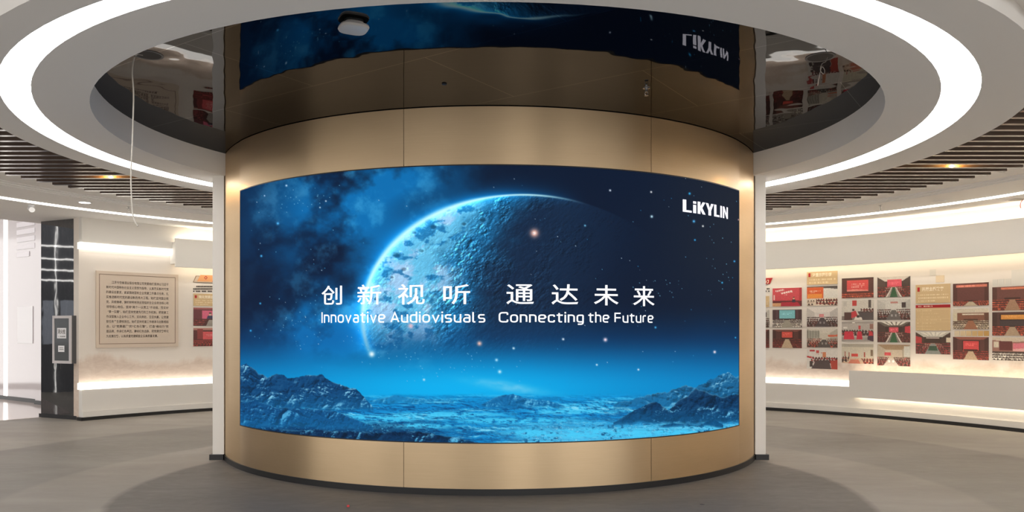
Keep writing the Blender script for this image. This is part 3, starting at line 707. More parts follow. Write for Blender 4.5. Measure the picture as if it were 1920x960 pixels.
def jamb_hit(px, py, off=0):
    dx, dy, dz = ray(px, py); p0 = J0-nj*off
    q = np.dot(nj, p0)/np.dot(nj, (dx, dy)); return np.array((dx*q, dy*q)), EYE+dz*q
# fire hydrant cabinet
DEP = .12
pa, za = jamb_hit(98, 592, DEP); pb, zb = jamb_hit(132.5, 682, DEP); zt = za; zl = zb
t = thing('hydrant_cabinet', 'silver framed fire hydrant cabinet door on the glossy black jamb', 'cabinet', (*pa, zl))
wv = pb-pa; wl_ = np.linalg.norm(wv); wd = wv/wl_
b = MB(); quad(b, pa+nj*.02, pb+nj*.02, DEP-.02, zl, zt, nj); keep(b.build('body', M['steelbox']), t)
fr = .045
b = MB()
for p, q, z0, z1 in ((pa, pa+wd*fr, zl, zt), (pb-wd*fr, pb, zl, zt), (pa+wd*fr, pb-wd*fr, zt-fr, zt), (pa+wd*fr, pb-wd*fr, zl, zl+fr)): quad(b, p, q, .022, z0, z1, nj)
fo = keep(b.build('door_frame', M['alu']), t)
b = MB(); quad(b, pa+wd*fr+nj*.01, pb-wd*fr+nj*.01, .006, zl+fr, zt-fr, nj); keep(b.build('glass_pane', mat('smoked_pane', (.10,.105,.11), .08, spec=.6)), t)
def flat_text(mb, body, p0, z0, w, h, off, ux=None):
    v, f = glyphs(body, .012); lo, hi = v.min(0), v.max(0); u = (v-lo)/(hi-lo)
    mb.add([(*(p0+wd*w*k[0]-nj*off), z0+h*k[1]) for k in u], f)
def paper(px0, px1, py0, py1, texts):
    p0, z1 = jamb_hit(px0, py0, DEP-.006); p1, z0 = jamb_hit(px1, py1, DEP-.006)
    b = MB(); quad(b, p0, p1, .002, z0, z1, nj); pp = keep(b.build('notice', M['paper']), t)
    b = MB(); w = np.linalg.norm(p1-p0); h = z1-z0
    for body, u0, u1, v0, v1 in texts: flat_text(b, body, p0+wd*w*u0, z0+h*v0, w*(u1-u0), h*(v1-v0), .002)
    keep(b.build('lettering', M['ink']), pp)
paper(107, 124, 615, 634.5, [('消火栓', .08, .92, .42, .9), ('使用说明', .15, .9, .1, .25)])
paper(109, 120.5, 648, 660, [('一二三', .2, .9, .62, .8), ('一二三', .2, .9, .36, .52)] if False else [('——————', .2, .85, .62, .7), ('——————', .2, .9, .36, .44)])
p_, z_ = jamb_hit(102.5, 683, .05)
keep(MB().tube([(*p_, z_+.02), (p_[0]-.004, p_[1], z_-.04), (p_[0]+.006, p_[1], z_-.09)], .008, 8).build('seal_strip', M['paper'], smooth=True), t)

# corridor beyond the opening
K1, K0 = floor_hit(80, 757.5), floor_hit(0, 748); dk = (K1-K0)/np.linalg.norm(K1-K0); nk = np.array((-dk[1], dk[0])); nk = nk if nk[1] > 0 else -nk
b = MB(); quad(b, K0-dk*5, K1+dk*2.5, .2, .08, 4.6, nk); struct(b.build('wall_corridor', M['gloss_white']))
b = MB(); quad(b, K0-dk*5-nk*.02, K1+dk*2.5-nk*.02, .2, 0, .08, nk); struct(b.build('baseboard_corridor', M['rubber']))
def cor_hit(px, py, off=0):
    dx, dy, dz = ray(px, py); q = np.dot(nk, K0-nk*off)/np.dot(nk, (dx, dy)); return np.array((dx*q, q)), EYE+dz*q
pA, _ = cor_hit(66, 600, .12); b = MB(); quad(b, pA, pA+dk*.9, .12, .08, 4.6, nk); struct(b.build('wall_corridor_pilaster', M['gloss_white']))
b = MB(); quad(b, pA-nk*.015-dk*.015, pA+dk*.9-nk*.015, .12, 0, .08, nk); struct(b.build('baseboard_pilaster', M['rubber']))
pB, _ = cor_hit(6.5, 600, .01); pC_, _ = cor_hit(13.5, 600, .01)
b = MB(); quad(b, pB, pC_, .008, .085, 4.5, nk); tag(b.build('light_strip', M['wall_strip']), 'vertical white light strip on the glossy corridor wall at far left', 'light')
FT = [floor_hit(-400, 790), floor_hit(0, 789), floor_hit(77, 782.5), floor_hit(82, 781.5)]
b = MB(); poly = FT+[K1+dk*2.5, K0-dk*5]
b.loft([[(*p, z) for p in poly] for z in (.001, .004)]); struct(b.build('floor_corridor', M['tile']))
b = MB(); b.box(-22, -8.0, 12.6, 24, 4.6, 4.7); struct(b.build('ceiling_corridor', M['ceiling_paint']))
pc = (K0+K1)/2-nk*1.6+dk*.3
t = thing('added_corridor_light', 'unseen fill light panel added over the side corridor', 'light', (*pc, 4.6))  # fill light added out of view to brighten the corridor
keep(MB().box(pc[0]-.8, pc[0]+.8, pc[1]-.8, pc[1]+.8, 4.56, 4.6).build('housing', M['white_plastic']), t)
keep(MB().box(pc[0]-.76, pc[0]+.76, pc[1]-.76, pc[1]+.76, 4.55, 4.562).build('diffuser', mat('added_light_panel', (.9,.9,.9), .4, emit=(1,.93,.95), e=1.0)), t)
# the corridor wall that the marble mirrors
XW = -13.5
def refl(px, py):      # point of that wall seen reflected in the marble face
    p, z = jamb_hit(px, py); dx, dy, dz = ray(px, py); q = p[1]
    d2 = np.array((dx, dy)); r2 = d2-2*np.dot(d2, nj)*nj; k = (XW-p[0])/r2[0]
    return p[1]+r2[1]*k, EYE+dz*(q+k)
struct(MB().box(XW-.2, XW, 4, 16, 0, 4.6).build('wall_corridor_left', mat('grey_corridor_wall', (.16,.165,.18), .3)))
for py, nm in ((462,'topmost'),(486,'second'),(507,'third'),(526,'lowest')):
    zz = refl(110, py)[1]
    tag(MB().box(XW, XW+.02, 5, 15.5, zz-.02, zz+.02).build('light_strip', M['wall_strip']), nm+' horizontal light line on the corridor wall mirrored in the glossy black jamb', 'light')
ya = refl(105, 560)[0]
tag(MB().box(XW, XW+.02, ya-.012, ya+.012, 0, 4.5).build('light_strip', M['wall_strip']), 'vertical light line of the corridor mirrored in the glossy black jamb', 'light')
for (x0, x1), nm in (((79, 101), 'left'), ((113, 147), 'right')):
    (y0, z1), (y1, z0) = refl(x0, 563), refl(x1, 645)
    tag(MB().box(XW, XW+.015, min(y0, y1), max(y0, y1), z0, z1).build('wall_poster_or_reflection', mat('blue_white_poster', (.62,.68,.78), .4)), 'pale blue poster mirrored in the %s part of the glossy black jamb' % nm, 'poster')
t = thing('added_corridor_light', 'unseen fill light panel added over the far left corridor wall', 'light', (-11.2, 11, 4.6))  # second added light, brightens the wall mirrored in the jamb
keep(MB().box(-11.8, -10.6, 10.2, 11.8, 4.56, 4.6).build('housing', M['white_plastic']), t)
keep(MB().box(-11.75, -10.65, 10.25, 11.75, 4.55, 4.562).build('diffuser', bpy.data.materials['added_light_panel']), t)
p0, z1 = cor_hit(32, 575, .012); p1, z0 = cor_hit(61, 644, .012)
b = MB(); quad(b, p0, p1, .01, z0, z1, nk); tag(b.build('wall_poster_or_reflection', mat('poster_reflection_paint', (.78,.76,.78), .3)), 'pale painted reflection of a poster on the glossy corridor wall beside the vertical light strip', 'poster')  # flat board painted in place of a reflection in the glossy wall
p0, z1 = cor_hit(31, 418, .012); p1, z0 = cor_hit(65, 484, .012)
b = MB()
for i in range(5):
    za, zb = z1-(z1-z0)*(i/5), z1-(z1-z0)*(i/5+.13)
    quad(b, p0, p1-(p1-p0)*(.0 if i < 4 else .3), .01, zb, za, nk)
tag(b.build('wall_lettering_or_reflection', mat('lettering_reflection_paint', (.78,.74,.78), .3), None), 'faint pale painted reflection of lettering lines high on the glossy corridor wall', 'lettering')  # thin bars painted in place of reflected text lines

# ------------------------------------------------------------------ framed text board, left wall
RB = RW
def box_on_wall(px0, px1, py0, py1, R=RW):
    pm = (px0+px1)/2; a0 = wall_hit(px0, PY, R)[0]; a1 = wall_hit(px1, PY, R)[0]
    return a0, a1, wall_hit(pm, py1, R)[1], wall_hit(pm, py0, R)[1]
a0, a1, z0, z1 = box_on_wall(179, 333, 511.5, 651)
tb = thing('text_board', 'large beige framed board of dark Chinese text on the left wall', 'sign', PW(RW, (a0+a1)/2, z0))
keep(MB().sector(PW, RW-.035, RW-.003, a0, a1, z0, z1, 16).build('board', M['board'], smooth=True), tb)
i0, i1, j0, j1 = box_on_wall(184, 327.5, 517, 644.5)
w = .012/RW; b = MB(); r0, r1 = RW-.037, RW-.03
for q in ((i0, i1, j0, j0+.010), (i0, i1, j1-.010, j1), (i0, i0+w*.8, j0, j1), (i1-w*.8, i1, j0, j1)): b.sector(PW, r0, r1, *q, 12)
keep(b.build('border_line', M['line'], smooth=True), tb)
lines = ['江苏今世缘酒业股份有限公司党委始终坚持以习近平', '新时代中国特色社会主义思想为指导，认真落实新时代党', '的建设总要求，紧紧围绕国有企业党建工作重点任务，扎',
 '实推进新时代党的建设新的伟大工程。始终坚持国企姓', '党、凤根铸魂，旗帜鲜明地突出党组织在企业政治核心和', '领导核心地位，坚持“两个一以贯之”不动摇，落实好',
 '“第一议题”，始终坚持党建先行的工作机制，把党建工', '作深度融入企业中心工作，双向奔赴、互促共赢，让党建', '软任务产生硬核效应。始终坚持党建工作继承与创新相结',
 '合，以“党费建厂”的“红色引擎”，打造“缘动力”党', '建品牌，传承红色基因，赓续红色血脉，把党建优势转化', '为发展优势，以高质量党建赋能企业高质量发展。']
ta0, ta1, tz0, tz1 = box_on_wall(197.5, 314.5, 527, 634.5)
b = MB(); lh = (tz1-tz0)/12
for i, s in enumerate(lines):
    s0 = ta0+(ta1-ta0)*(.085 if i == 0 else .02 if i == 6 else 0); s1 = ta1 if i < 11 else ta0+(ta1-ta0)*.825
    zc = tz1-(i+.5)*lh
    put_text(b, s, s0, s1, zc-.3*lh, zc+.3*lh, PW, RW-.0365, .006)
keep(b.build('lettering', M['ink']), tb)

# ------------------------------------------------------------------ printed photographs on the walls
def G(h, w): return np.zeros((h, w, 3))
PW_, PH_ = 72, 48
def rect(im, x0, y0, x1, y1, c):
    h, w = im.shape[:2]; im[int(round(y0*h)):int(round(y1*h)), int(round(x0*w)):int(round(x1*w))] = c
def poly(im, pts, c):
    h, w = im.shape[:2]; yy, xx = np.mgrid[0:h, 0:w]; xx = (xx+.5)/w; yy = (yy+.5)/h
    ins = np.zeros((h, w), bool); n = len(pts)
    for i in range(n):
        (xa, ya), (xb, yb) = pts[i], pts[(i+1) % n]
        if ya == yb: continue
        cr = ((ya > yy) != (yb > yy)) & (xx < (xb-xa)*(yy-ya)/(yb-ya)+xa); ins ^= cr
    im[ins] = c
def crowd(im, pts, rows, cols, rg, s0=.010, s1=.035, n=7):
    """rows of seated people inside a polygon, larger towards the viewer"""
    ys = [p[1] for p in pts]; y0, y1 = min(ys), max(ys); h, w = im.shape[:2]
    yy, xx = np.mgrid[0:h, 0:w]; xx = (xx+.5)/w; yy = (yy+.5)/h
    tmp = im.copy(); msk = im.copy()*0; poly(msk, pts, 1); ins = msk[..., 0] > 0
    for r in range(rows):
        f = (r+.5)/rows; y = y0+(y1-y0)*f; s = s0+(s1-s0)*f
        x = rg.uniform(0, s*2)
        while x < 1:
            k = rg.integers(len(cols)); c = np.array(cols[k], float)*rg.uniform(.75, 1.15)
            body = ((xx-x)/(s*1.25))**2+((yy-y-s*1.5)/(s*1.5))**2 < 1
            head = ((xx-x)/(s*.62))**2+((yy-y)/(s*.95))**2 < 1
            tmp[body] = c; tmp[head] = (52, 36, 34)
            x += s*rg.uniform(2.1, 3.0)
    im[ins] = tmp[ins]
def scribble(im, x0, y0, x1, y1, rows, c, rg, fill=.8):
    h = (y1-y0)/rows
    for r in range(rows):
        x = x0; xe = x1 if r < rows-1 else x0+(x1-x0)*rg.uniform(.4, .9)
        while x < xe:
            if rg.random() < fill: rect(im, x, y0+h*(r+.2), min(x+.016, xe), y0+h*(r+.72), c)
            x += .022
RED = [(150,46,42),(170,60,50),(120,40,40),(96,40,38)]; ORG = [(205,88,60),(190,74,52),(150,56,44)]; WHT = [(226,220,206),(200,194,184),(240,236,226)]
DRK = [(70,40,40),(96,50,46),(52,38,40),(124,54,50)]
def hall(im, rg, wall=(84,46,42), screen=None, sc=(198,62,64), people=RED, aisle=(178,152,126), ceil=None, banner=None, ay=.62):
    im[:] = wall; rect(im, 0, 0, .12, ay, np.array(wall)*.75); rect(im, .88, 0, 1, ay, np.array(wall)*.72)
    if ceil is not None: poly(im, [(0,0),(1,0),(.82,.13),(.2,.13)], ceil)
    if screen: rect(im, screen[0]-.03, screen[1]-.02, screen[2]+.03, screen[3]+.05, np.array(wall)*.5); rect(im, *screen, sc); scribble(im, screen[0]+.06, screen[1]+.25*(screen[3]-screen[1]), screen[2]-.06, screen[1]+.6*(screen[3]-screen[1]), 2, np.clip(np.array(sc)+45, 0, 255), rg)
    if banner is not None: rect(im, *banner[:4], banner[4]); scribble(im, banner[0]+.03, banner[1]+.01, banner[2]-.03, banner[3], 1, np.clip(np.array(banner[4])+40, 0, 255), rg)
    rect(im, .3, ay-.06, .7, ay, np.array(wall)*.55)
    poly(im, [(0,ay),(1,ay),(1,1),(0,1)], np.array(wall)*.62)
    crowd(im, [(0,ay-.03),(.44,ay),(.3,1),(0,1)], 6, people, rg); crowd(im, [(.56,ay),(1,ay-.03),(1,1),(.7,1)], 6, people, rg)
    if aisle is not None: poly(im, [(.44,ay+.02),(.56,ay+.02),(.7,1),(.3,1)], aisle)
def meet(im, rg, wall=(206,200,190), table=(66,58,60), people=DRK, ceil=(176,170,160), green=False, screen=None, sc=(208,70,84), dark=False, sky=False, ay=.45, tx=.5):
    im[:] = wall; poly(im, [(0,0),(1,0),(.75,.24),(.25,.24)], ceil)
    poly(im, [(0,0),(.25,.24),(.25,.6),(0,1)], np.array(wall)*(.42 if dark else .9)); poly(im, [(1,0),(.75,.24),(.75,.6),(1,1)], np.array(wall)*(.38 if dark else .86))
    if dark: rect(im, .25, .22, .75, .5, np.array(wall)*.34)
    if sky:
        for k in range(5): poly(im, [(.1+.17*k,0),(.22+.17*k,0),(.34+.08*k+.05,.16),(.34+.08*k,.16)], (236,232,220))
    if screen: rect(im, *screen, sc); scribble(im, screen[0]+.04, screen[1]+.3*(screen[3]-screen[1]), screen[2]-.04, screen[1]+.7*(screen[3]-screen[1]), 2, np.clip(np.array(sc)+50, 0, 255), rg)
    rect(im, 0, .72, 1, 1, np.array(wall)*.6)
    crowd(im, [(0,ay+.02),(tx-.06,ay),(tx-.2,1),(0,1)], 6, people, rg, .014, .05); crowd(im, [(tx+.06,ay),(1,ay+.02),(1,1),(tx+.2,1)], 6, people, rg, .014, .05)
    poly(im, [(tx-.06,ay+.08),(tx+.06,ay+.08),(tx+.24,1),(tx-.24,1)], table)
    if green: poly(im, [(tx-.035,ay+.08),(tx+.035,ay+.08),(tx+.12,1),(tx-.12,1)], (40,84,52)); poly(im, [(tx-.07,ay+.08),(tx-.05,ay+.08),(tx-.2,1),(tx-.25,1)], (222,214,204)); poly(im, [(tx+.05,ay+.08),(tx+.07,ay+.08),(tx+.25,1),(tx+.2,1)], (222,214,204))
    else:
        rect(im, tx-.08, .72, tx-.03, .84, np.clip(np.array(table)+70, 0, 255)); rect(im, tx+.04, .72, tx+.09, .84, np.clip(np.array(table)+70, 0, 255))
def p_A1(im, rg):
    im[:] = (206,62,74); rect(im, 0, .68, 1, 1, (92,30,34)); rect(im, .9, 0, .98, .7, (180,44,54)); rect(im, 0, .82, .35, 1, (206,150,104))
    poly(im, [(.3,.78),(.86,.78),(.96,1),(.28,1)], (168,28,46)); rect(im, .66, .62, .78, .8, (40,38,54)); rect(im, .7, .52, .75, .62, (210,160,130)); rect(im, .7, .5, .75, .55, (40,30,30))
    rect(im, .04, .38, .09, .64, (236,200,196)); scribble(im, .42, .34, .62, .42, 1, (236,180,180), rg)
    poly(im, [(.1,.14),(.38,.06),(.4,.14),(.12,.22)], (244,214,212)); poly(im, [(.28,.26),(.66,.14),(.68,.24),(.3,.34)], (248,226,222))
    for k in range(7): rect(im, .14+.075*k, .05, .152+.075*k, .34, (206,62,74))
def p_A2(im, rg): hall(im, rg, (74,48,56), (.24,.05,.76,.5), (112,192,204), WHT, (150,144,132), ay=.56)
def p_A3(im, rg): hall(im, rg, (72,38,36), (.32,.12,.68,.46), (206,66,56), [(140,48,42),(116,40,38)], (188,164,134), ceil=(110,60,52), ay=.5)
def p_B1(im, rg):
    im[:] = (222,220,212); rect(im, 0, 0, 1, .12, (92,84,78)); poly(im, [(.3,0),(1,0),(1,.18),(.5,.08)], (70,64,62)); rect(im, 0, .06, .54, .62, (220,84,38)); rect(im, .03, .4, .5, .6, (236,140,52)); scribble(im, .1, .22, .46, .36, 2, (255,220,190), rg)
    rect(im, 0, .62, 1, 1, (226,210,190)); crowd(im, [(.3,.62),(1,.64),(1,1),(.3,.92)], 3, RED, rg, .03, .05); crowd(im, [(0,.66),(.28,.7),(.2,1),(0,1)], 2, [(206,180,160)], rg, .03, .05)
def p_B2(im, rg): meet(im, rg, (214,208,204), (62,54,58), [(60,44,46),(84,44,44)], (226,220,214), screen=(.4,.34,.56,.5), sc=(206,120,124))
def p_B3(im, rg):
    meet(im, rg, (196,190,176), (70,66,64), [(176,66,48),(150,54,46),(90,56,50)], (206,200,188), tx=.56, ay=.5); rect(im, 0, .12, .42, .5, (150,150,140))
    for k in range(5): rect(im, .09*k+.02, .1, .09*k+.035, .52, (96,92,86))
    poly(im, [(.68,.34),(1,.32),(1,.42),(.7,.44)], (206,88,60))
def p_B4(im, rg):
    im[:] = (216,212,206); poly(im, [(0,.34),(.26,.42),(.1,.46),(0,.42)], (176,36,40)); rect(im, .1, .04, .26, .12, (176,40,44)); rect(im, .3, .06, .4, .2, (190,60,60)); rect(im, .52, .14, .62, .42, (206,120,80)); scribble(im, .28, .16, .5, .3, 2, (170,80,80), rg)
    crowd(im, [(.14,.36),(1,.36),(1,.7),(.14,.7)], 3, [(150,48,50),(84,44,46)], rg, .03, .05); poly(im, [(.3,.58),(.72,.54),(.8,1),(.14,1)], (64,54,56)); poly(im, [(.76,.6),(1,.5),(1,1),(.8,1)], (160,50,40)); rect(im, .1, .6, .2, .9, (50,42,44))
def p_C1(im, rg):
    im[:] = (70,40,38); rect(im, 0, 0, 1, .06, (50,30,30)); rect(im, .16, .12, .84, .66, (208,62,62)); poly(im, [(.16,.6),(.4,.56),(.84,.62),(.84,.66),(.16,.66)], (226,130,120)); scribble(im, .3, .28, .72, .5, 3, (246,190,180), rg)
    rect(im, 0, .7, 1, 1, (90,36,30)); crowd(im, [(0,.72),(1,.72),(1,1),(0,1)], 3, ORG, rg, .02, .035)
def p_C2(im, rg):
    im[:] = (206,202,192); rect(im, .33, .02, .47, .3, (186,52,50)); rect(im, .84, 0, .92, .4, (66,60,58)); rect(im, .06, .06, .16, .3, (190,186,178)); rect(im, 0, .8, 1, 1, (120,110,104))
    poly(im, [(.5,.56),(1,.56),(1,1),(.62,1)], (70,64,66)); crowd(im, [(.6,.4),(1,.4),(1,.6),(.6,.6)], 2, [(120,50,46),(80,44,44)], rg, .03, .04); rect(im, .08, .6, .34, 1, (70,46,44))
    poly(im, [(.3,.6),(.44,.52),(.52,.8),(.3,.9)], (190,46,54)); rect(im, .34, .44, .4, .54, (60,44,42)); poly(im, [(.38,1),(.44,.82),(.62,.86),(.66,1)], (226,220,212)); rect(im, .47, .74, .56, .88, (44,36,34)); rect(im, .28, .44, .34, .56, (200,190,186))
def p_C3(im, rg):
    im[:] = (176,170,164); rect(im, 0, 0, 1, .1, (150,144,140)); rect(im, .53, .2, .6, .4, (196,58,62)); rect(im, .88, .12, .99, .38, (140,100,92)); rect(im, .05, .28, .18, .36, (224,220,214)); rect(im, .34, .04, .42, .08, (240,238,230))
    rect(im, 0, .8, 1, 1, (150,146,142)); crowd(im, [(0,.4),(1,.44),(1,.7),(0,.7)], 3, [(176,40,50),(96,48,50),(60,44,48)], rg, .03, .05)
    for x in (.16, .3, .56): poly(im, [(x-.06,.5),(x+.06,.5),(x+.1,.9),(x-.1,.9)], (204,38,60))
    poly(im, [(.84,.5),(1,.54),(1,1),(.8,.9)], (60,44,60)); poly(im, [(.86,.48),(.96,.5),(.98,.7),(.84,.7)], (196,44,52))
def p_C4(im, rg):
    im[:] = (200,194,176); rect(im, 0, 0, 1, .16, (164,158,146)); rect(im, .3, .5, .52, .64, (206,60,56)); rect(im, .1, .4, .13, .66, (156,60,50)); rect(im, .22, .44, .25, .66, (156,60,50)); rect(im, .7, .42, .73, .66, (156,60,50)); rect(im, .9, .3, .97, .6, (110,90,74))
    rect(im, 0, .7, 1, 1, (206,176,150)); crowd(im, [(0,.62),(.26,.62),(.2,.9),(0,.95)], 3, DRK, rg, .03, .04); crowd(im, [(.6,.7),(1,.74),(1,1),(.7,1)], 3, RED, rg, .03, .045); poly(im, [(.28,.8),(.52,.78),(.6,1),(.2,1)], (200,110,90))
def p_D1(im, rg): meet(im, rg, (150,120,110), (150,140,134), RED, (204,196,186), True, (.3,.14,.74,.5), (218,72,90), True)
def p_D2(im, rg): meet(im, rg, (214,212,204), (92,88,88), DRK, (206,204,196), screen=(.4,.12,.62,.2), sc=(186,120,112)); rect(im, .74, .16, .86, .42, (60,50,50))
def p_D3(im, rg): meet(im, rg, (150,116,108), (120,112,108), [(84,40,40),(104,48,46)], (96,88,80), True, (.36,.28,.64,.52), (220,76,92), True, True); poly(im, [(.84,.24),(1,.2),(1,.56),(.84,.52)], (196,50,62))
def p_D4(im, rg): meet(im, rg, (200,186,166), (206,196,188), [(160,52,60),(120,48,50),(90,44,46)], (150,124,96), screen=(.22,.38,.42,.52), sc=(206,64,74), tx=.42, ay=.56); rect(im, .8, .08, .99, .56, (204,206,200))
def p_E1(im, rg): meet(im, rg, (150,110,98), (126,134,132), [(150,50,54),(110,44,48)], (196,192,180), False, (.3,.26,.68,.3), (206,190,180), True, True); poly(im, [(.0,.18),(.18,.26),(.18,.5),(0,.5)], (176,48,52)); poly(im, [(.4,.62),(.6,.62),(.64,.84),(.36,.84)], (40,70,54)); rect(im, .88, .24, 1, .46, (220,206,180))
def p_F1(im, rg): hall(im, rg, (88,46,44), None, None, ORG, (190,176,150), banner=(.1,.08,.94,.19,(214,112,92)), ay=.8)
def p_F2(im, rg): hall(im, rg, (120,74,58), None, None, [(206,190,160),(226,212,186)], (150,92,66), ceil=(226,218,200), banner=(.26,.26,.86,.31,(220,206,186)), ay=.56); rect(im, 0, 0, 1, .2, (214,204,184)); rect(im, 0, .2, .12, .6, (214,204,176))
def p_F3(im, rg): hall(im, rg, (78,44,42), (.29,.18,.72,.58), (212,62,66), [(140,50,46),(168,62,52)], (196,170,140), ceil=(140,76,62), ay=.6)
def p_G1(im, rg): hall(im, rg, (96,54,50), None, None, ORG, (160,122,96), banner=(.22,.05,.82,.13,(214,110,80)), ay=.52)
def p_G2(im, rg): hall(im, rg, (70,44,44), (.22,.12,.82,.32), (224,146,62), ORG, (170,146,120), ay=.6); rect(im, .2, .36, .84, .58, (52,44,48))
def p_G3(im, rg):
    im[:] = (150,104,92); poly(im, [(0,0),(1,0),(1,.14),(.5,.2),(0,.12)], (206,190,170)); rect(im, .04, .18, .16, .44, (222,212,190)); rect(im, .18, .16, .5, .56, (88,40,40)); poly(im, [(.52,.26),(1,.2),(1,.6),(.52,.58)], (216,110,128)); poly(im, [(.52,.5),(1,.42),(1,.6),(.52,.58)], (230,170,170))
    rect(im, 0, .6, 1, 1, (60,48,46)); crowd(im, [(0,.62),(1,.62),(1,1),(0,1)], 4, WHT, rg, .022, .042)
def p_L1(im, rg):
    im[:] = (92,44,52); rect(im, 0, 0, 1, .1, (150,80,84)); rect(im, .3, .16, .98, .6, (214,92,128)); poly(im, [(.46,.6),(.5,.44),(.66,.44),(.72,.6)], (44,50,84)); rect(im, .54, .3, .63, .44, (216,176,156)); rect(im, .54, .28, .63, .33, (50,40,44))
    rect(im, 0, .62, 1, 1, (60,34,36)); crowd(im, [(0,.6),(.5,.6),(.3,1),(0,1)], 4, [(150,56,58),(120,46,50)], rg, .02, .04); crowd(im, [(.75,.6),(1,.6),(1,1),(.85,1)], 4, RED, rg, .02, .04); poly(im, [(.54,.66),(.72,.66),(.84,1),(.44,1)], (150,146,140))
def p_L2(im, rg):
    im[:] = (78,36,40); rect(im, 0, 0, 1, .12, (176,120,110)); rect(im, .14, .06, .34, .6, (128,48,50)); rect(im, .34, .2, 1, .62, (214,76,84)); scribble(im, .44, .34, .9, .46, 2, (240,170,170), rg)
    rect(im, 0, .62, 1, 1, (96,36,38)); crowd(im, [(0,.62),(1,.62),(1,1),(0,1)], 5, [(168,56,54),(140,48,48)], rg, .02, .045)

def board_mesh(name, im, a0, a1, z0, z1, th=.014):
    h, w = im.shape[:2]
    AA, ZZ, co = patch(PW, RW-th-.0008, a0, a1, z0, z1, w, h)
    m = MB().sector(PW, RW-th, RW-.003, a0, a1, z0, z1, 4)
    q = [f for f in m.f if len(f) == 4]
    return grid_mesh(name, co, lin(np.clip(im, 0, 255)), [M['print'], M['edge']], (np.array(m.v), q))
def photo(px0, px1, py0, py1, fn, label, group, seed=[0]):
    seed[0] += 1; rg = np.random.default_rng(seed[0]); im = G(PH_, PW_); fn(im, rg)
    im = im*(.93+.14*rg.random(im.shape[:2])[..., None]); im = im*.82+np.array((38, 34, 30))
    tag(board_mesh('photo_print', im, *box_on_wall(px0, px1, py0, py1)), label, 'photo print', group)
g = 'event photo prints on the right wall'
xA, xB, xC, xD, xE, xF, xG = (1449,1504), (1513.5,1571), (1579,1638.6), (1645.8,1707.6), (1717.7,1783), (1787.7,1855), (1861.5,1938)
photo(1405, 1443, 580.5, 614, p_D2, 'conference photo cut off by the right white pier, upper one of two', g)
photo(1405, 1443, 618, 652, p_A3, 'dark hall photo cut off by the right white pier, lower one of two', g)
photo(*xA, 540, 574.3, p_A1, 'photo of a speaker at a red table before a pink red backdrop', g)
photo(*xA, 580.5, 614, p_A2, 'photo of a hall with a cyan screen and white shirted audience', g)
photo(*xA, 618, 652.4, p_A3, 'photo of a hall with red screen directly under the cyan screen photo', g)
photo(*xB, 536.5, 573, p_B1, 'photo with an orange red screen at left under a tan title panel', g)
photo(*xB, 577, 612.6, p_B2, 'photo of a pale meeting room around a long dark table with two highlights', g)
photo(*xB, 616, 651.5, p_B3, 'photo of a meeting room with a window wall at its left', g)
photo(*xB, 655, 691.7, p_B4, 'lowest photo of the second column, white wall with red graphics', g)
photo(*xC, 521, 558.5, p_C1, 'photo of a wide red stage screen above an orange audience', g)
photo(*xC, 562.8, 600, p_C2, 'photo of a white room with one red poster and a person in red', g)
photo(*xC, 603, 640, p_C3, 'photo of people in bright red jackets sitting in a grey room', g)
photo(*xC, 644.7, 681.7, p_C4, 'photo of a pale room with small red screen and flags, lowest of its column', g)
photo(*xD, 518.7, 557, p_D1, 'photo of green table plants below a wide pink screen in a dark room', g)
photo(*xD, 561, 599.7, p_D2, 'photo of a white conference room with a dark speaker box at right', g)
photo(*xD, 603.5, 642, p_D3, 'photo with green plants on the table under a lit ceiling grid', g)
photo(*xD, 646, 686, p_D4, 'photo of a meeting with a window at right, lowest of its column', g)
photo(*xE, 622.7, 664, p_E1, 'photo of a grey green meeting table under the tan table panel', g)
photo(*xF, 530.7, 573.3, p_F1, 'photo of a dark brown stage under a long salmon banner', g)
photo(*xF, 578.6, 617.4, p_F2, 'warm photo of a brown hall with cream clothed rows', g)
photo(*xF, 631.8, 674.5, p_F3, 'photo of a square red screen hall under the row of tan swatches', g)
photo(*xG, 537, 582, p_G1, 'photo of a brown hall with wide aisle at the right edge, topmost', g)
photo(*xG, 585, 629.4, p_G2, 'photo with an orange screen at the right edge, middle one', g)
photo(*xG, 633, 676.4, p_G3, 'photo of a pink screen above white shirted crowd at the right edge', g)
g = 'event photo prints on the left wall'
photo(362, 416, 577, 611, p_L1, 'photo of a pink screen with a speaker in suit, left wall upper', g)
photo(362, 416, 615, 649, p_L2, 'photo of a red screen above a red audience, left wall lower', g)

def text_sign(px0, px1, py0, py1, title, label, rows=3, table=False, tv=(.62,.86)):
    rg = np.random.default_rng(len(label)); im = G(48, 72); im[:] = (208,180,138)
    if table:
        rect(im, 0, 0, 1, .12, (166,36,40)); scribble(im, .08, .02, .92, .1, 1, (240,200,180), rg)
        for k in range(7): rect(im, .02, .17+.12*k, .98, .18+.12*k, (216,190,146))
        for x in (.2, .55): rect(im, x, .14, x+.012, .98, (216,190,146))
        for k in range(7): scribble(im, .04, .2+.12*k, .9, .26+.12*k, 1, (222,198,156), rg, .6)
    else:
        rect(im, .06, 1-tv[1], .13, 1-tv[0], (170,40,40))
        scribble(im, .08, 1-tv[0]+.1, .93, .95, rows, (232,212,174), rg)
    t = thing('title_sign' if title else 'table_sign', label, 'sign', PW(RW, wall_hit((px0+px1)/2, 600)[0], wall_hit((px0+px1)/2, py1)[1]))
    bx = box_on_wall(px0, px1, py0, py1)
    keep(board_mesh('board', im, *bx), t)
    if title:
        b = MB(); a0, a1, z0, z1 = bx
        put_text(b, title, a0+(a1-a0)*.18, a0+(a1-a0)*(.18+.105*len(title)), z0+(z1-z0)*tv[0], z0+(z1-z0)*tv[1], PW, RW-.017, .03)
        keep(b.build('title_lettering', M['cream']), t)
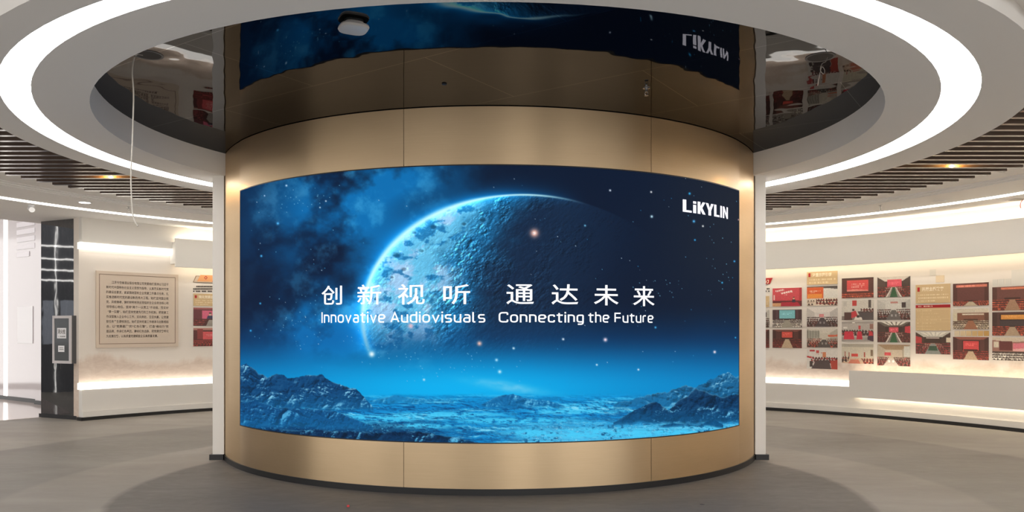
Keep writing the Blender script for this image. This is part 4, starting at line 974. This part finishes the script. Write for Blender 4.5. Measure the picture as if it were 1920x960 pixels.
text_sign(1513.5, 1571, 509, 533.5, '注重示范引领', 'tan title panel above the photo with the orange red screen', 2, tv=(.6,.9))
text_sign(1717.7, 1783, 533, 568.5, '开展主题教育', 'tan title panel above the tan table panel on the right wall', 3)
text_sign(1717.7, 1783, 571.5, 619.8, None, 'tan table panel with a dark red heading bar on the right wall', table=True)
text_sign(362, 416, 551, 574, '强化党委自身', 'tan title panel on the left wall beside the white pier', 3)
text_sign(1405, 1443, 555.6, 576, None, 'tan panel cut off by the right white pier', 3)

def decal(px0, px1, py0, py1, m, label, grp):
    a0, a1, z0, z1 = box_on_wall(px0, px1, py0, py1)
    tag(MB().sector(PW, RW-.007, RW-.003, a0, a1, z0, z1, 3).build('decorative_square', M[m]), label, 'decal', grp)
gg = 'decorative squares on the right wall'
decal(1743.5, 1754.5, 505, 516.5, 'greysq', 'small grey square decal touching a tan square above the tan title panel', gg)
decal(1755, 1771, 516.5, 529.5, 'tansq', 'tan square decal above the tan title panel', gg)
decal(1861.5, 1871, 524, 536, 'greysq', 'leftmost of three small grey square decals by the right edge', gg)
decal(1872.5, 1883, 523, 535.5, 'greysq', 'middle of three small grey square decals by the right edge', gg)
decal(1885, 1895.5, 522.5, 535, 'greysq', 'third small grey square decal touching the big grey square', gg)
decal(1897, 1938, 505, 535, 'greysq', 'big grey square decal at the right edge of the wall', gg)
for i in range(6):
    xa = 1790+i*11; cc = np.array((218,200,170))-np.array((4,9,16))*i
    M['sw%d' % i] = mat('swatch', lin(cc), .5)
    decal(xa, xa+9.6, 620.5, 630, 'sw%d' % i, ('palest', 'second', 'third', 'fourth', 'fifth', 'deepest tan last')[i]+' square of the tan swatch row between two hall photos', 'row of tan swatches')

# header banners
def wall_poly(mb, pts, R, th=.006):
    pp = [wall_hit(x, y, RW) for x, y in pts]
    mb.loft([[PW(r, a, z) for a, z in pp] for r in (R, R-th)])
hb = thing('header_banner', 'tan slanted header banner with red ring emblem on the left wall', 'sign', PW(RW, wall_hit(380, 523)[0], wall_hit(380, 531)[1]))
b = MB(); wall_poly(b, [(367,517),(361.5,529.5),(416,531.5),(416,518)], RW-.003, .004); keep(b.build('outline', M['line']), hb)
b = MB(); wall_poly(b, [(368,518),(363,528.6),(416,530.4),(416,519)], RW-.007, .003); keep(b.build('inner_field', M['board']), hb)
b = MB(); wall_poly(b, [(375.5,515.5),(369,527.5),(398,528.6),(402,516.5)], RW-.010, .006); keep(b.build('tan_field', M['orange']), hb)
b = MB(); wall_poly(b, [(402,516.5),(396,528.6),(416,529.6),(416,517)], RW-.010, .006); keep(b.build('red_field', M['red']), hb)
b = MB()
def mpt(u, v, r): a, z = wall_hit(385.3+u, 520.8+v, RW); return PW(r, a, z)
for k in range(4):
    c4 = [(0,-3.6),(3.4,0),(0,3.6),(-3.4,0)]; p, q = c4[k], c4[(k+1) % 4]
    o = [(p[0]*.9+q[0]*.1, p[1]*.9+q[1]*.1), q, (q[0]*.58, q[1]*.58), ((p[0]*.9+q[0]*.1)*.58, (p[1]*.9+q[1]*.1)*.58)]
    b.loft([[mpt(x, y, r) for x, y in o] for r in (RW-.0165, RW-.02)])
keep(b.build('emblem', M['red']), hb)
def dash_block(rows, name, label, R=RW):
    b = MB()
    for x0, x1, y in rows:
        x = x0
        while x < x1-1:
            if (int(x*7+y*3) % 11): 
                a0, a1, z0, z1 = box_on_wall(x, x+2.1, y-1.3, y+1.3); b.sector(PW, R-.007, R-.003, a0, a1, z0, z1, 1)
            x += 2.75
    tag(b.build(name, M['ink']), label, 'lettering')
dash_block([(368,416,537.2),(362,416,541.8),(362,416,546.2)], 'wall_lettering_or_reflection', 'three short dark lines of lettering under the left header banner')
dash_block([(1405,1443,541.5),(1405,1443,546)], 'wall_lettering_or_reflection', 'dark lettering lines on the right wall cut off by the white pier')
hb = thing('header_banner', 'red slanted end of a header banner beside the right white pier', 'sign', PW(RW, wall_hit(1440, 528)[0], wall_hit(1440, 534)[1]))
b = MB(); wall_poly(b, [(1405,522.5),(1449,521),(1443.5,532.5),(1405,533.5)], RW-.003, .01); keep(b.build('red_field', M['red']), hb)
b = MB(); q0 = wall_hit(1434, 527)[0]; q1 = wall_hit(1442, 527)[0]; put_text(b, '力', q0, q1, wall_hit(1438, 531.5)[1], wall_hit(1438, 523)[1], PW, RW-.0145, .03)
keep(b.build('lettering', M['cream']), hb)

# ------------------------------------------------------------------ small things on the floor
x, y = floor_hit(653, 950)
t = tag(MB().lathe([(.012,0),(.0125,.004),(.011,.012),(.007,.014),(.006,.009)], (x, y, 0), 16).build('bottle_cap', M['redplastic'], smooth=True), 'tiny red plastic cap lying on the grey floor in front of the drum', 'cap')
x, y = floor_hit(1317, 946)
tag(MB().loft([[(x-.025, y, 0), (x+.01, y-.012, 0), (x+.025, y+.004, 0), (x, y+.014, 0)], [(x-.018, y, .004), (x+.008, y-.008, .005), (x+.018, y+.003, .004), (x, y+.009, .004)]]).build('debris_chip', M['rubber']), 'small dark chip lying on the floor at lower right', 'chip')
